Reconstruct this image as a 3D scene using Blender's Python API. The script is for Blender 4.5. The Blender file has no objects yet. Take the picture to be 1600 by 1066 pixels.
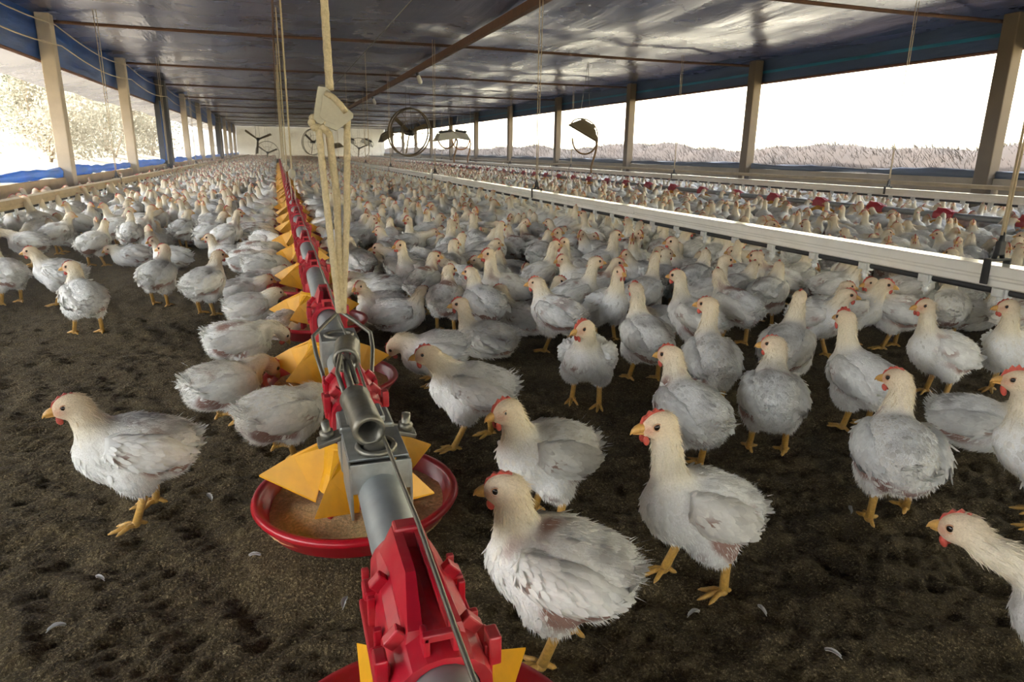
import bpy, bmesh, math, random
import numpy as np
from mathutils import Vector, Matrix

SC = bpy.context.scene
COL = SC.collection
PI = math.pi
H_CAM = 0.75

# ------------------------------------------------------------------ helpers
def link(o):
    COL.objects.link(o)
    return o

def tag(o, label=None, cat=None, group=None, kind=None):
    if label: o['label'] = label
    if cat: o['category'] = cat
    if group: o['group'] = group
    if kind: o['kind'] = kind
    return o

def empty(name, loc=(0, 0, 0), rz=0.0, scale=1.0):
    o = bpy.data.objects.new(name, None)
    o.empty_display_size = 0.05
    o.location = loc
    o.rotation_euler = (0, 0, rz)
    o.scale = (scale,) * 3
    return link(o)

class MB:
    """collects triangles and quads for ONE mesh object"""
    def __init__(self):
        self.v = []; self.f = []; self.m = []; self.c = []; self.n = 0; self.sm = []
    def add(self, verts, faces, mat=0, col=None, smooth=True):
        verts = np.asarray(verts, dtype=np.float64).reshape(-1, 3)
        self.v.append(verts)
        b = self.n
        for f in faces:
            self.f.append(tuple(int(i) + b for i in f))
            self.m.append(mat); self.sm.append(smooth)
        if col is None: col = (1, 1, 1)
        col = np.asarray(col, dtype=np.float64)
        if col.ndim == 1: col = np.tile(col, (len(verts), 1))
        self.c.append(col)
        self.n += len(verts)
        return self
    def box(self, c, s, mat=0, rot=None, bevel=0.0):
        x, y, z = s[0] / 2, s[1] / 2, s[2] / 2
        if bevel <= 0:
            v = np.array([[sx * x, sy * y, sz * z] for sx in (-1, 1) for sy in (-1, 1) for sz in (-1, 1)])
            f = [(0, 1, 3, 2), (4, 6, 7, 5), (0, 4, 5, 1), (2, 3, 7, 6), (0, 2, 6, 4), (1, 5, 7, 3)]
        else:
            b = bmesh.new()
            bmesh.ops.create_cube(b, size=1.0)
            for q in b.verts: q.co = Vector((q.co.x * s[0], q.co.y * s[1], q.co.z * s[2]))
            bmesh.ops.bevel(b, geom=list(b.edges), offset=bevel, segments=2, affect='EDGES', profile=0.5)
            b.verts.index_update()
            v = np.array([q.co[:] for q in b.verts]); f = [[q.index for q in p.verts] for p in b.faces]
            b.free()
        if rot is not None: v = v @ np.array(rot).T
        return self.add(v + np.array(c), f, mat, smooth=False)
    def tube(self, pts, r, seg=10, mat=0, col=None, cap=True, flat=1.0):
        pts = np.asarray(pts, dtype=np.float64)
        n = len(pts)
        r = np.full(n, r, dtype=float) if np.isscalar(r) else np.asarray(r, dtype=float)
        t = np.gradient(pts, axis=0); t /= np.linalg.norm(t, axis=1)[:, None] + 1e-12
        up = np.array([0, 0, 1.0]) if abs(t[0][2]) < 0.9 else np.array([1.0, 0, 0])
        vs = []
        u = np.cross(t[0], up); u /= np.linalg.norm(u)
        for i in range(n):
            u = u - t[i] * u.dot(t[i]); u /= np.linalg.norm(u) + 1e-12
            w = np.cross(t[i], u)
            a = np.arange(seg) * 2 * PI / seg
            vs.append(pts[i] + r[i] * (np.cos(a)[:, None] * u + flat * np.sin(a)[:, None] * w))
        v = np.concatenate(vs)
        f = []
        for i in range(n - 1):
            for j in range(seg):
                k = (j + 1) % seg
                f.append((i * seg + j, i * seg + k, (i + 1) * seg + k, (i + 1) * seg + j))
        if cap:
            f.append(tuple(range(seg - 1, -1, -1))); f.append(tuple((n - 1) * seg + j for j in range(seg)))
        return self.add(v, f, mat, col)
    def lathe(self, prof, c=(0, 0, 0), seg=24, mat=0, rot=None, close=False, smooth=True, sy=1.0):
        a = np.arange(seg) * 2 * PI / seg
        v = []
        for (r, z) in prof:
            v.append(np.stack([r * np.cos(a), sy * r * np.sin(a), np.full(seg, z)], 1))
        v = np.concatenate(v); n = len(prof)
        f = []
        for i in range(n - 1 + (1 if close else 0)):
            i2 = (i + 1) % n
            for j in range(seg):
                k = (j + 1) % seg
                f.append((i * seg + j, i * seg + k, i2 * seg + k, i2 * seg + j))
        if rot is not None: v = v @ np.array(rot).T
        return self.add(v + np.array(c), f, mat, smooth=smooth)
    def ball(self, c, r, seg=10, rings=6, mat=0, col=None, rot=None):
        r = np.array((r, r, r) if np.isscalar(r) else r, dtype=float)
        v = [[0, 0, 1]]
        for i in range(1, rings):
            th = PI * i / rings
            for j in range(seg):
                a = 2 * PI * j / seg
                v.append([math.sin(th) * math.cos(a), math.sin(th) * math.sin(a), math.cos(th)])
        v.append([0, 0, -1]); v = np.array(v) * r
        if rot is not None: v = v @ np.array(rot).T
        f = [(0, 1 + j, 1 + (j + 1) % seg) for j in range(seg)]
        for i in range(rings - 2):
            for j in range(seg):
                k = (j + 1) % seg; a = 1 + i * seg
                f.append((a + j, a + seg + j, a + seg + k, a + k))
        a = 1 + (rings - 2) * seg; e = len(v) - 1
        f += [(a + j, e, a + (j + 1) % seg) for j in range(seg)]
        return self.add(v + np.array(c), f, mat, col)
    def prism(self, poly, t, mat=0, M=None, smooth=False):
        """closed 2-D outline (x,z) given thickness t along y, centred"""
        p = np.array(poly, dtype=float); n = len(p)
        v = np.concatenate([np.stack([p[:, 0], np.full(n, -t / 2), p[:, 1]], 1), np.stack([p[:, 0], np.full(n, t / 2), p[:, 1]], 1)])
        if M is not None: v = v @ np.array(M)[:3, :3].T + np.array(M)[:3, 3]
        f = [tuple(range(n)), tuple(range(2 * n - 1, n - 1, -1))]
        f += [(i, i + n, (i + 1) % n + n, (i + 1) % n) for i in range(n)]
        return self.add(v, f, mat, smooth=smooth)
    def mesh(self, name, mats):
        me = bpy.data.meshes.new(name)
        v = np.concatenate(self.v) if self.v else np.zeros((0, 3))
        me.from_pydata(v.tolist(), [], self.f)
        me.polygons.foreach_set('material_index', np.array(self.m, dtype=np.int32))
        me.polygons.foreach_set('use_smooth', np.array(self.sm, dtype=bool))
        ca = me.color_attributes.new('Col', 'FLOAT_COLOR', 'POINT')
        c = np.ones((self.n, 4)); c[:, :3] = np.concatenate(self.c)
        ca.data.foreach_set('color', c.ravel())
        for m in (mats if isinstance(mats, (list, tuple)) else [mats]): me.materials.append(m)
        me.update()
        return me
    def build(self, name, mats, parent=None, loc=(0, 0, 0), rz=0.0):
        return put(name, self.mesh(name, mats), parent, loc, rz)

def put(name, me, parent=None, loc=(0, 0, 0), rz=0.0):
    o = bpy.data.objects.new(name, me)
    o.location = loc; o.rotation_euler = (0, 0, rz)
    link(o)
    if parent is not None: o.parent = parent
    return o

def raw_mesh(name, v, quads, tris, mats, qm=None, tm=None, col=None, smooth=True):
    """numpy fast path: quads (n,4) and tris (m,3)"""
    v = np.asarray(v, dtype=np.float32)
    quads = np.asarray(quads, dtype=np.int32).reshape(-1, 4); tris = np.asarray(tris, dtype=np.int32).reshape(-1, 3)
    me = bpy.data.meshes.new(name)
    nq, nt = len(quads), len(tris)
    me.vertices.add(len(v)); me.vertices.foreach_set('co', v.ravel())
    me.loops.add(nq * 4 + nt * 3)
    me.loops.foreach_set('vertex_index', np.concatenate([quads.ravel(), tris.ravel()]))
    me.polygons.add(nq + nt)
    st = np.concatenate([np.arange(nq) * 4, nq * 4 + np.arange(nt) * 3]).astype(np.int32)
    me.polygons.foreach_set('loop_start', st)
    mi = np.concatenate([np.zeros(nq, int) if qm is None else qm, np.zeros(nt, int) if tm is None else tm]).astype(np.int32)
    me.polygons.foreach_set('material_index', mi)
    me.polygons.foreach_set('use_smooth', np.full(nq + nt, smooth, dtype=bool))
    me.update(calc_edges=True)
    if col is not None:
        ca = me.color_attributes.new('Col', 'FLOAT_COLOR', 'POINT')
        c = np.ones((len(v), 4), dtype=np.float32); c[:, :3] = col
        ca.data.foreach_set('color', c.ravel())
    for m in (mats if isinstance(mats, (list, tuple)) else [mats]): me.materials.append(m)
    return me

def copy_tree(o, parent=None):
    c = o.copy(); COL.objects.link(c)
    if parent is not None: c.parent = parent
    for ch in o.children: copy_tree(ch, c)
    return c

# ------------------------------------------------------------------ materials
def s2l(c):
    return tuple((x / 12.92 if x <= 0.04045 else ((x + 0.055) / 1.055) ** 2.4) for x in c)
def rgb(r, g, b): return s2l((r / 255, g / 255, b / 255))

class NT:
    def __init__(self, name):
        self.m = bpy.data.materials.new(name); self.m.use_nodes = True
        self.t = self.m.node_tree; self.t.nodes.clear()
        self.out = self.t.nodes.new('ShaderNodeOutputMaterial')
    def n(self, typ, **kw):
        q = self.t.nodes.new(typ)
        for k, v in kw.items():
            if k.startswith('i_'):
                k = k[2:]
                key = int(k) if k.isdigit() else k.replace('_', ' ')
                q.inputs[key].default_value = v
            else: setattr(q, k, v)
        return q
    def l(self, a, b): self.t.links.new(a, b)
    def ramp(self, fac, stops):
        r = self.n('ShaderNodeValToRGB'); e = r.color_ramp.elements
        while len(e) < len(stops): e.new(0.5)
        for q, (p, c) in zip(e, stops): q.position = p; q.color = (*c, 1) if len(c) == 3 else c
        self.l(fac, r.inputs[0]); return r.outputs[0]
    def noise(self, scale, detail=4, rough=0.55, vec=None, dist=0.0):
        q = self.n('ShaderNodeTexNoise'); q.inputs['Scale'].default_value = scale
        q.inputs['Detail'].default_value = detail; q.inputs['Roughness'].default_value = rough; q.inputs['Distortion'].default_value = dist
        if vec is not None: self.l(vec, q.inputs['Vector'])
        return q.outputs['Fac']
    def obj(self): return self.n('ShaderNodeTexCoord').outputs['Object']
    def mix(self, fac, a, b, mode='MIX'):
        q = self.n('ShaderNodeMix', data_type='RGBA', blend_type=mode)
        for s, x in ((0, fac), (6, a), (7, b)):
            if hasattr(x, 'is_linked'): self.l(x, q.inputs[s])
            else: q.inputs[s].default_value = x if s == 0 else (*x, 1)
        return q.outputs[2]
    def bump(self, h, strength=0.3, dist=0.01):
        q = self.n('ShaderNodeBump'); q.inputs['Strength'].default_value = strength; q.inputs['Distance'].default_value = dist
        self.l(h, q.inputs['Height']); return q.outputs[0]
    def bsdf(self, col, rough=0.5, metal=0.0, normal=None, **kw):
        p = self.n('ShaderNodeBsdfPrincipled')
        for k, x in (('Base Color', col), ('Roughness', rough), ('Metallic', metal)):
            if hasattr(x, 'is_linked'): self.l(x, p.inputs[k])
            else: p.inputs[k].default_value = (*x, 1) if k == 'Base Color' else x
        if normal is not None: self.l(normal, p.inputs['Normal'])
        for k, x in kw.items(): p.inputs[k.replace('_', ' ')].default_value = x
        return p.outputs[0]
    def done(self, sh):
        self.l(sh, self.out.inputs['Surface']); return self.m

def simple(name, col, rough=0.5, metal=0.0, var=0.12, scale=30.0, bump=0.0, dirt=None, dirt_amt=0.5, **kw):
    """one colour with a little procedural variation and optional dust"""
    t = NT(name); o = t.obj()
    nz = t.noise(scale, 4, 0.6, o)
    c = t.ramp(nz, [(0.3, tuple(x * (1 - var) for x in col)), (0.7, tuple(min(1, x * (1 + var)) for x in col))])
    if dirt is not None:
        d = t.ramp(t.noise(scale * 0.35, 6, 0.7, o), [(0.45, (0, 0, 0)), (0.75, (dirt_amt,) * 3)])
        c = t.mix(d, c, dirt)
    nrm = t.bump(nz, bump, 0.004) if bump > 0 else None
    return t.done(t.bsdf(c, rough, metal, nrm, **kw))
# ------------------------------------------------------------------ chickens
def m_feather():
    t = NT('plumage')
    a = t.n('ShaderNodeAttribute', attribute_name='Col').outputs['Color']
    nz = t.noise(60, 3, 0.6, t.obj())
    oi = t.n('ShaderNodeObjectInfo').outputs['Random']
    c = t.mix(1.0, a, t.ramp(nz, [(0.25, (0.92, 0.91, 0.90)), (0.6, (1, 1, 1))]), 'MULTIPLY')
    c = t.mix(1.0, c, t.ramp(oi, [(0.0, (0.93, 0.92, 0.90)), (0.5, (1, 1, 0.99)), (1.0, (0.98, 0.95, 0.90))]), 'MULTIPLY')
    d = t.n('ShaderNodeBsdfDiffuse'); t.l(c, d.inputs[0])
    tr = t.n('ShaderNodeBsdfTranslucent'); t.l(c, tr.inputs[0])
    mx = t.n('ShaderNodeMixShader'); mx.inputs[0].default_value = 0.15
    t.l(d.outputs[0], mx.inputs[1]); t.l(tr.outputs[0], mx.inputs[2])
    return t.done(mx.outputs[0])
def m_skin():
    t = NT('bird_skin_and_down')
    a = t.n('ShaderNodeAttribute', attribute_name='Col').outputs['Color']
    nz = t.noise(240, 3, 0.7, t.obj())
    c = t.mix(1.0, a, t.ramp(nz, [(0.3, (0.82, 0.80, 0.78)), (0.65, (1, 1, 1))]), 'MULTIPLY')
    return t.done(t.bsdf(c, 0.85, 0, t.bump(nz, 0.5, 0.004), Specular_IOR_Level=0.15))
M_FEATHER = m_feather(); M_SKIN = m_skin()
M_LEG = simple('leg_scales', rgb(196, 152, 72), 0.5, 0, 0.22, 160, 0.3, rgb(120, 95, 60), 0.45)
M_BEAK = simple('beak_horn', rgb(206, 158, 84), 0.4, 0, 0.15, 200)
M_COMB = simple('comb_flesh', rgb(188, 78, 62), 0.5, 0, 0.22, 160, 0.3)
M_EYE = simple('eye_dark', rgb(30, 20, 14), 0.08, 0, 0.0, 10)
M_EYERING = simple('eye_ring', rgb(198, 150, 112), 0.6, 0, 0.1, 100)

def rotx(a): c, s = math.cos(a), math.sin(a); return np.array([[1, 0, 0], [0, c, -s], [0, s, c]])
def roty(a): c, s = math.cos(a), math.sin(a); return np.array([[c, 0, s], [0, 1, 0], [-s, 0, c]])   # +a pitches +X downwards
def rotz(a): c, s = math.cos(a), math.sin(a); return np.array([[c, -s, 0], [s, c, 0], [0, 0, 1]])

def d_ell(p, c, r, R=None):
    q = p - c
    if R is not None: q = q @ R
    k0 = np.linalg.norm(q / r, axis=-1); k1 = np.linalg.norm(q / (np.asarray(r) ** 2), axis=-1) + 1e-9
    return k0 * (k0 - 1) / k1
def d_cap(p, a, b, ra, rb):
    a = np.asarray(a, float); b = np.asarray(b, float)
    ba = b - a; pa = p - a
    h = np.clip((pa @ ba) / ba.dot(ba), 0, 1)
    return np.linalg.norm(pa - h[..., None] * ba, axis=-1) - (ra + (rb - ra) * h)
def smin(a, b, k):
    h = np.clip(0.5 + 0.5 * (b - a) / k, 0, 1)
    return b + (a - b) * h - k * h * (1 - h)

def surface_nets(V, org, h):
    nx, ny, nz = V.shape
    ins = V < 0
    pos = np.zeros((nx - 1, ny - 1, nz - 1, 3)); cnt = np.zeros((nx - 1, ny - 1, nz - 1))
    cor = [(i, j, k) for i in (0, 1) for j in (0, 1) for k in (0, 1)]
    sl = lambda c: (slice(c[0], nx - 1 + c[0]), slice(c[1], ny - 1 + c[1]), slice(c[2], nz - 1 + c[2]))
    for ia in range(8):
        for ib in range(ia + 1, 8):
            a, b = cor[ia], cor[ib]
            if sum(abs(x - y) for x, y in zip(a, b)) != 1: continue
            va, vb = V[sl(a)], V[sl(b)]
            m = ins[sl(a)] != ins[sl(b)]
            t = np.where(m, va / np.where(m, va - vb, 1), 0)
            cnt += m
            for d in range(3): pos[..., d] += np.where(m, a[d] + t * (b[d] - a[d]), 0)
    act = cnt > 0
    idx = np.full(act.shape, -1); idx[act] = np.arange(act.sum())
    cell = np.argwhere(act)
    v = (cell + pos[act] / cnt[act][:, None]) * h + org
    quads = []
    for ax in range(3):
        o1, o2 = [(1, 2), (2, 0), (0, 1)][ax]
        s0 = [slice(1, n - 1) for n in V.shape]; s1 = list(s0)
        s0[ax] = slice(0, V.shape[ax] - 1); s1[ax] = slice(1, V.shape[ax])
        A, B = ins[tuple(s0)], ins[tuple(s1)]
        e = np.argwhere(A != B); flip = A[A != B]
        off = np.array([1, 1, 1]); off[ax] = 0
        e = e + off
        d1 = np.zeros(3, int); d1[o1] = 1
        d2 = np.zeros(3, int); d2[o2] = 1
        g = lambda q: idx[q[:, 0], q[:, 1], q[:, 2]]
        q = np.stack([g(e - d1 - d2), g(e - d2), g(e), g(e - d1)], 1)
        q[~flip] = q[~flip][:, ::-1]
        quads.append(q)
    q = np.concatenate(quads)
    return v, q[(q >= 0).all(1)]

class Noise:
    def __init__(self, rs, n=7, lo=20, hi=60):
        self.k = rs.normal(size=(n, 3)); self.k /= np.linalg.norm(self.k, axis=1)[:, None]
        self.k *= rs.uniform(lo, hi, (n, 1)); self.p = rs.uniform(0, 6.28, n)
    def __call__(self, x): return np.sin(x @ self.k.T + self.p).mean(-1) * 1.6

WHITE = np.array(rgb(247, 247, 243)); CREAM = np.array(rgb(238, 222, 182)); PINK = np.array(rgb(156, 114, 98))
FACE = np.array(rgb(226, 196, 172)); GREY = np.array(rgb(146, 141, 134))

def cards(P, N, T, L, Wd, lift, cup, rs, col, bend=0.25):
    """feathers as curved cards: 3 columns x 4 rows"""
    n = len(P)
    S = np.cross(N, T); S /= np.linalg.norm(S, axis=1)[:, None] + 1e-9
    A = T * np.cos(lift)[:, None] + N * np.sin(lift)[:, None]
    U = np.cross(A, S)
    U = np.where((np.sum(U * N, 1) < 0)[:, None], -U, U)
    rows = [(0.0, 0.45), (0.4, 1.0), (0.75, 0.85), (1.0, 0.3)]
    v = np.zeros((n, 12, 3))
    for i, (t, w) in enumerate(rows):
        c = P + A * (L * t)[:, None] - U * (L * bend * t * t)[:, None]
        for j in (-1, 0, 1):
            jit = rs.normal(0, 0.06, n) * L * t
            v[:, i * 3 + j + 1] = c + S * (j * Wd * 0.5 * w)[:, None] - U * (abs(j) * cup * Wd * w)[:, None] + A * (jit * (i == 3))[:, None]
    b = (np.arange(n) * 12)[:, None]
    q = []
    for i in range(3):
        for j in range(2):
            k = i * 3 + j
            q.append(np.concatenate([b + k, b + k + 1, b + k + 4, b + k + 3], 1))
    q = np.stack(q, 1).reshape(-1, 4)
    cc = np.repeat(col[:, None, :], 12, 1)
    return v.reshape(-1, 3), q, cc.reshape(-1, 3)

def blades(P, D, L, Wd, rs, col):
    n = len(P)
    S = np.cross(D, rs.normal(size=(n, 3))); S /= np.linalg.norm(S, axis=1)[:, None] + 1e-9
    v = np.stack([P - S * Wd[:, None] / 2, P + S * Wd[:, None] / 2, P + D * L[:, None]], 1)
    t = np.arange(n * 3).reshape(-1, 3)
    return v.reshape(-1, 3), t, np.repeat(col[:, None], 3, 1).reshape(-1, 3)

def sample(v, q, nrm, n, rs):
    a, b, c, d = v[q[:, 0]], v[q[:, 1]], v[q[:, 2]], v[q[:, 3]]
    ar = np.linalg.norm(np.cross(c - a, d - b), axis=1)
    f = rs.choice(len(q), n, p=ar / ar.sum())
    s, t = rs.random((n, 1)), rs.random((n, 1))
    P = (a[f] * (1 - s) + b[f] * s) * (1 - t) + (d[f] * (1 - s) + c[f] * s) * t
    N = nrm[q[f]].mean(1); N /= np.linalg.norm(N, axis=1)[:, None] + 1e-9
    return P, N

def vnormals(v, q):
    n = np.zeros_like(v)
    fn = np.cross(v[q[:, 2]] - v[q[:, 0]], v[q[:, 3]] - v[q[:, 1]])
    for i in range(4): np.add.at(n, q[:, i], fn)
    return n / (np.linalg.norm(n, axis=1)[:, None] + 1e-12)

POSES = {   # head centre, nose pitch (down +), body drop, torso pitch, thigh shown
    'stand': dict(head=(.128, 0, .338), hp=.12, drop=0, tp=-.18),
    'alert': dict(head=(.112, 0, .385), hp=.05, drop=0, tp=-.30),
    'lean':  dict(head=(.215, 0, .290), hp=.15, drop=0, tp=-.05),
    'rest':  dict(head=(.130, 0, .235), hp=.15, drop=.103, tp=-.10),
    'tuck':  dict(head=(.150, 0, .165), hp=.3, drop=.105, tp=.0),
    'eat':   dict(head=(.190, 0, .135), hp=.95, drop=.058, tp=.12),
    'peck':  dict(head=(.235, 0, .072), hp=1.0, drop=.01, tp=.26),
    'drink': dict(head=(.115, 0, .400), hp=-.55, drop=0, tp=-.38),
}

def make_chicken(seed=0, pose='stand', yaw=0.0, side=0.0, up=0.0, fwd=0.0, stride=0.0, fat=1.0, comb=1.0, bare=1.0, cream=1.0, lod=0, wing_open=0.0, split=0.0):
    """returns {part name: mesh}. Faces +X, stands on z = 0."""
    rs = np.random.RandomState(seed)
    P = POSES[pose]
    dz = -P['drop']
    tp = P['tp']
    Rt = roty(tp)
    tc = np.array([0, 0, .205 + dz])
    T = lambda p: tc + Rt @ np.array(p, float)          # torso frame to chicken frame
    hd = np.array(P['head'], float) + np.array([fwd, side, up])
    nb = T((.085, 0, .030))                              # neck base
    hy = yaw
    Rh = rotz(hy) @ roty(P['hp'])
    HS = 1.20
    hback = hd - Rh @ np.array([.014, 0, .006])
    # neck curve
    c1 = nb + np.array([.026, 0, .045]) * (1 if pose not in ('peck', 'eat') else .4)
    c2 = hback - np.array([.004 * math.cos(hy), .004 * math.sin(hy), .03 if pose not in ('peck', 'eat') else -.03])
    tt = np.linspace(0, 1, 5)[:, None]
    nk = (1 - tt) ** 3 * nb + 3 * (1 - tt) ** 2 * tt * c1 + 3 * (1 - tt) * tt ** 2 * c2 + tt ** 3 * hback
    nr = [.040, .030, .0245, .0230, .0230]
    prims = []                                           # (fn, flow, zone)
    bk = Rt @ np.array([-1, 0, -.12])
    def ell(c, r, R, flow, zone): prims.append((lambda p, c=np.array(c), r=np.array(r), R=R: d_ell(p, c, r, R), np.array(flow, float), zone))
    def cap(a, b, ra, rb, flow, zone): prims.append((lambda p: d_cap(p, a, b, ra, rb), np.array(flow, float), zone))
    w = fat
    ell(T((-.005, 0, 0)), (.116, .088 * w, .080), Rt, bk, 0)
    ell(T((.056, 0, -.024)), (.068, .076 * w, .070), Rt, Rt @ np.array([-.8, 0, -.5]), 1)
    ell(T((-.086, 0, .006)), (.054, .060 * w, .054), Rt, bk, 2)
    ell(T((-.066, 0, -.036)), (.058, .066 * w, .052), Rt, Rt @ np.array([-.9, 0, -.3]), 2)
    legs = []
    for s in (-1, 1):
        st = stride * s
        if pose in ('rest', 'tuck'):
            ell(T((.0, s * .062 * w, -.045)), (.062, .034, .042), Rt @ rotz(-s * .15), (-.7, 0, -.5), 3)
        else:
            hk = np.array([-.018 + st * .5, s * .050, .102 + max(0, st * .15)])
            kn = T((.012 + st * .25, s * .060 * w, -.050)) - np.array([0, 0, max(0, .02 + dz * .3)])
            ell((kn + hk) / 2 + np.array([0.006, 0, .022]), (.042, .036, .056), roty(.3), (-.25, 0, -1), 3)
            cap(kn, hk, .030, .0145, (-.15, 0, -1), 3)
            legs.append((s, hk, st))
    for i in range(4):
        fl = nk[i] - nk[i + 1]; fl /= np.linalg.norm(fl)
        cap(nk[i], nk[i + 1], nr[i], nr[i + 1], fl, 4)
    # crop of the breast under the neck
    cap(nb + np.array([.01, 0, -.012]), T((.095, 0, -.012)), .040, .045, (-.2, 0, -1), 1)
    hx = Rh @ np.array([1, 0, 0])
    ell(hd, tuple(HS * a for a in (.0312, .0228, .0250)), Rh, -hx + np.array([0, 0, -.2]), 5)
    ell(hd + HS * (Rh @ np.array([.014, 0, -.006])), tuple(HS * a for a in (.020, .0165, .0165)), Rh, -hx, 5)
    nz = Noise(rs, 9, 25, 75)
    h = {0: .0050, .5: .0064, 1: .0080, 2: .019, 3: .041}[lod]
    lo = np.array([-.20, -.14, -.01]); hi = np.array([.30, .14, .40])
    allp = np.concatenate([nk, [hd]])
    lo = np.minimum(lo, allp.min(0) - .05); hi = np.maximum(np.array([.15, .14, .335]), allp.max(0) + .05)
    g = [np.arange(lo[i], hi[i] + h, h) for i in range(3)]
    G = np.stack(np.meshgrid(*g, indexing='ij'), -1)
    D = None
    for fn, fl, z in prims:
        d = fn(G)
        D = d if D is None else smin(D, d, .034 if z < 4 else (.024 if z == 4 else .012))
    D = D + .0032 * nz(G) * (1 if lod < 2 else 0)
    D = np.maximum(D, -(G[..., 2] - .002))
    v, q = surface_nets(D, lo, h)
    # relax a little
    nrm = vnormals(v, q)
    def zones(x):
        ds = np.stack([fn(x) for fn, _, _ in prims], 1)
        W = np.exp(-np.maximum(ds, -.02) / .012)
        W /= W.sum(1)[:, None] + 1e-12
        F = W @ np.stack([f / np.linalg.norm(f) for _, f, _ in prims])
        Z = np.zeros((len(x), 6))
        for i, (_, _, z) in enumerate(prims): Z[:, z] += W[:, i]
        return F, Z
    n1, n2 = Noise(rs, 6, 14, 34), Noise(rs, 6, 60, 140)
    bthr = .27 if bare >= 1 else .62 - .3 * bare
    loc_z = lambda x: ((x - tc) @ Rt)[:, 2]
    def tint(x, Z, nm):
        c = WHITE * (1 - Z[:, 4:5] * .65 * cream - Z[:, 5:6]) + CREAM * Z[:, 4:5] * .65 * cream + (CREAM * .55 + FACE * .45) * Z[:, 5:6]
        loc = (x - tc) @ Rt
        # thin plumage: pink skin shows on flank behind the wing, at the neck base and under the tail; flank pink is deepened to paint shading beneath the body
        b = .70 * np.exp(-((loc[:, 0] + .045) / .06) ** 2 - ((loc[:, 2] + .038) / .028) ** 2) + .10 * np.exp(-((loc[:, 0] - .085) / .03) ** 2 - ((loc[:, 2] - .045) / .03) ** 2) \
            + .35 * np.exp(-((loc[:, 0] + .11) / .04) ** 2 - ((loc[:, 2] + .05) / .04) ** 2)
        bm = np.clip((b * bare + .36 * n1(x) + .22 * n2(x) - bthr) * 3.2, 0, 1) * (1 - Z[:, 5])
        gz = np.clip(n1(x[:, [1, 2, 0]]) * .7 + .45 * n2(x[:, [2, 0, 1]]) - .14 + .22 * np.clip(loc_z(x) / .06, -1, 1), 0, 1)[:, None] * .8 * (1 - Z[:, 5:6]) * (1 - .7 * Z[:, 4:5])
        c = c * (1 - gz) + GREY * gz
        return c, bm
    F, Z = zones(v)
    c, bm = tint(v, Z, nrm)
    # bare red skin of the face round beak and eye
    hl = (v - hd) @ Rh / HS
    fz = np.exp(-((hl[:, 0] - .024) / .012) ** 2 - ((hl[:, 2] + .004) / .010) ** 2)[:, None] * Z[:, 5:6]
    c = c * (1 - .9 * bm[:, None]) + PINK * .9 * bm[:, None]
    c = c * (1 - .75 * fz) + np.array(rgb(206, 138, 112)) * .75 * fz
    # ---- legs as tubes of the same mesh
    mb = MB()
    for s, hk, st in (legs if lod < 3 else []):
        ft = np.array([hk[0] + .020 + st * .35, s * (.055), .0105])
        mb.tube([hk + np.array([0, 0, .012]), hk, hk * .5 + ft * .5, ft + np.array([0, 0, .006])], [.0115, .0122, .0100, .0105], 8)
        mb.ball(ft + np.array([.002, 0, .002]), (.0125, .012, .0105), 8, 5)
        for a, L in () if lod >= 2 else ((-.52 - .1 * s, .046), (0.02, .056), (.52 - .1 * s, .046), (PI + s * .35, .024)):
            a2 = a - s * .12 * 0
            d = np.array([math.cos(a2), math.sin(a2), 0])
            mb.tube([ft, ft + d * L * .45 + np.array([0, 0, .003]), ft + d * L * .85 - np.array([0, 0, .004]), ft + d * L * 1.02 - np.array([0, 0, .005]), ft + d * L * 1.18 - np.array([0, 0, .0075])],
                    [.0082, .0065, .0055, .0042, .0012], 6)
    out = {}
    lv = np.concatenate(mb.v) if mb.v else np.zeros((0, 3))
    lq = np.array([f for f in mb.f if len(f) == 4]).reshape(-1, 4); lt = np.array([f for f in mb.f if len(f) == 3]).reshape(-1, 3)
    n6 = [f for f in mb.f if len(f) > 4]
    lt = np.concatenate([lt] + [np.array([(f[0], f[i], f[i + 1]) for i in range(1, len(f) - 1)]) for f in n6]).astype(int).reshape(-1, 3) if n6 else lt.astype(int)
    bv = np.concatenate([v, lv]); o = len(v)
    bq = np.concatenate([q, lq + o]) if len(lq) else q
    qm = np.concatenate([np.zeros(len(q), int), np.ones(len(lq), int)])
    tm = np.ones(len(lt), int)
    bc = np.concatenate([c, np.ones((len(lv), 3))])
    body = dict(v=bv, q=bq, t=lt + o, qm=qm, tm=tm, c=bc)
    # ---- plumage
    PV, PQ, PT, PC = [], [], [], []
    def addq(r): 
        b = sum(len(x) for x in PV); PV.append(r[0]); PQ.append(r[1] + b); PC.append(r[2])
    def addt(r):
        b = sum(len(x) for x in PV); PV.append(r[0]); PT.append(r[1] + b); PC.append(r[2])
    nf = {0: 2400, .5: 1150, 1: 480}.get(lod, 0)
    nbld = {0: 6500, .5: 2400, 1: 800}.get(lod, 0)
    fs = {0: 1.0, .5: 1.18}.get(lod, 1.55)
    if nf:
        x, N = sample(v, q, nrm, nf, rs)
        F, Zp = zones(x); cc, bmk = tint(x, Zp, N)
        keep = (Zp[:, 5] < .35) & (rs.random(nf) > bmk * .93) & ~((Zp[:, 4] > .6) & (rs.random(nf) < .45)) & (x[:, 2] > .012)
        x, N, F, Zp, cc = x[keep], N[keep], F[keep], Zp[keep], cc[keep]
        F = F - N * np.sum(F * N, 1)[:, None] + rs.normal(0, .16, F.shape); F -= N * np.sum(F * N, 1)[:, None]
        F /= np.linalg.norm(F, axis=1)[:, None] + 1e-9
        nn = len(x)
        L = fs * (rs.uniform(.015, .027, nn) * (1 - .42 * Zp[:, 4] - .25 * Zp[:, 3]))
        Wd = L * rs.uniform(.42, .62, nn) * (1 - .35 * Zp[:, 4])
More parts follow.
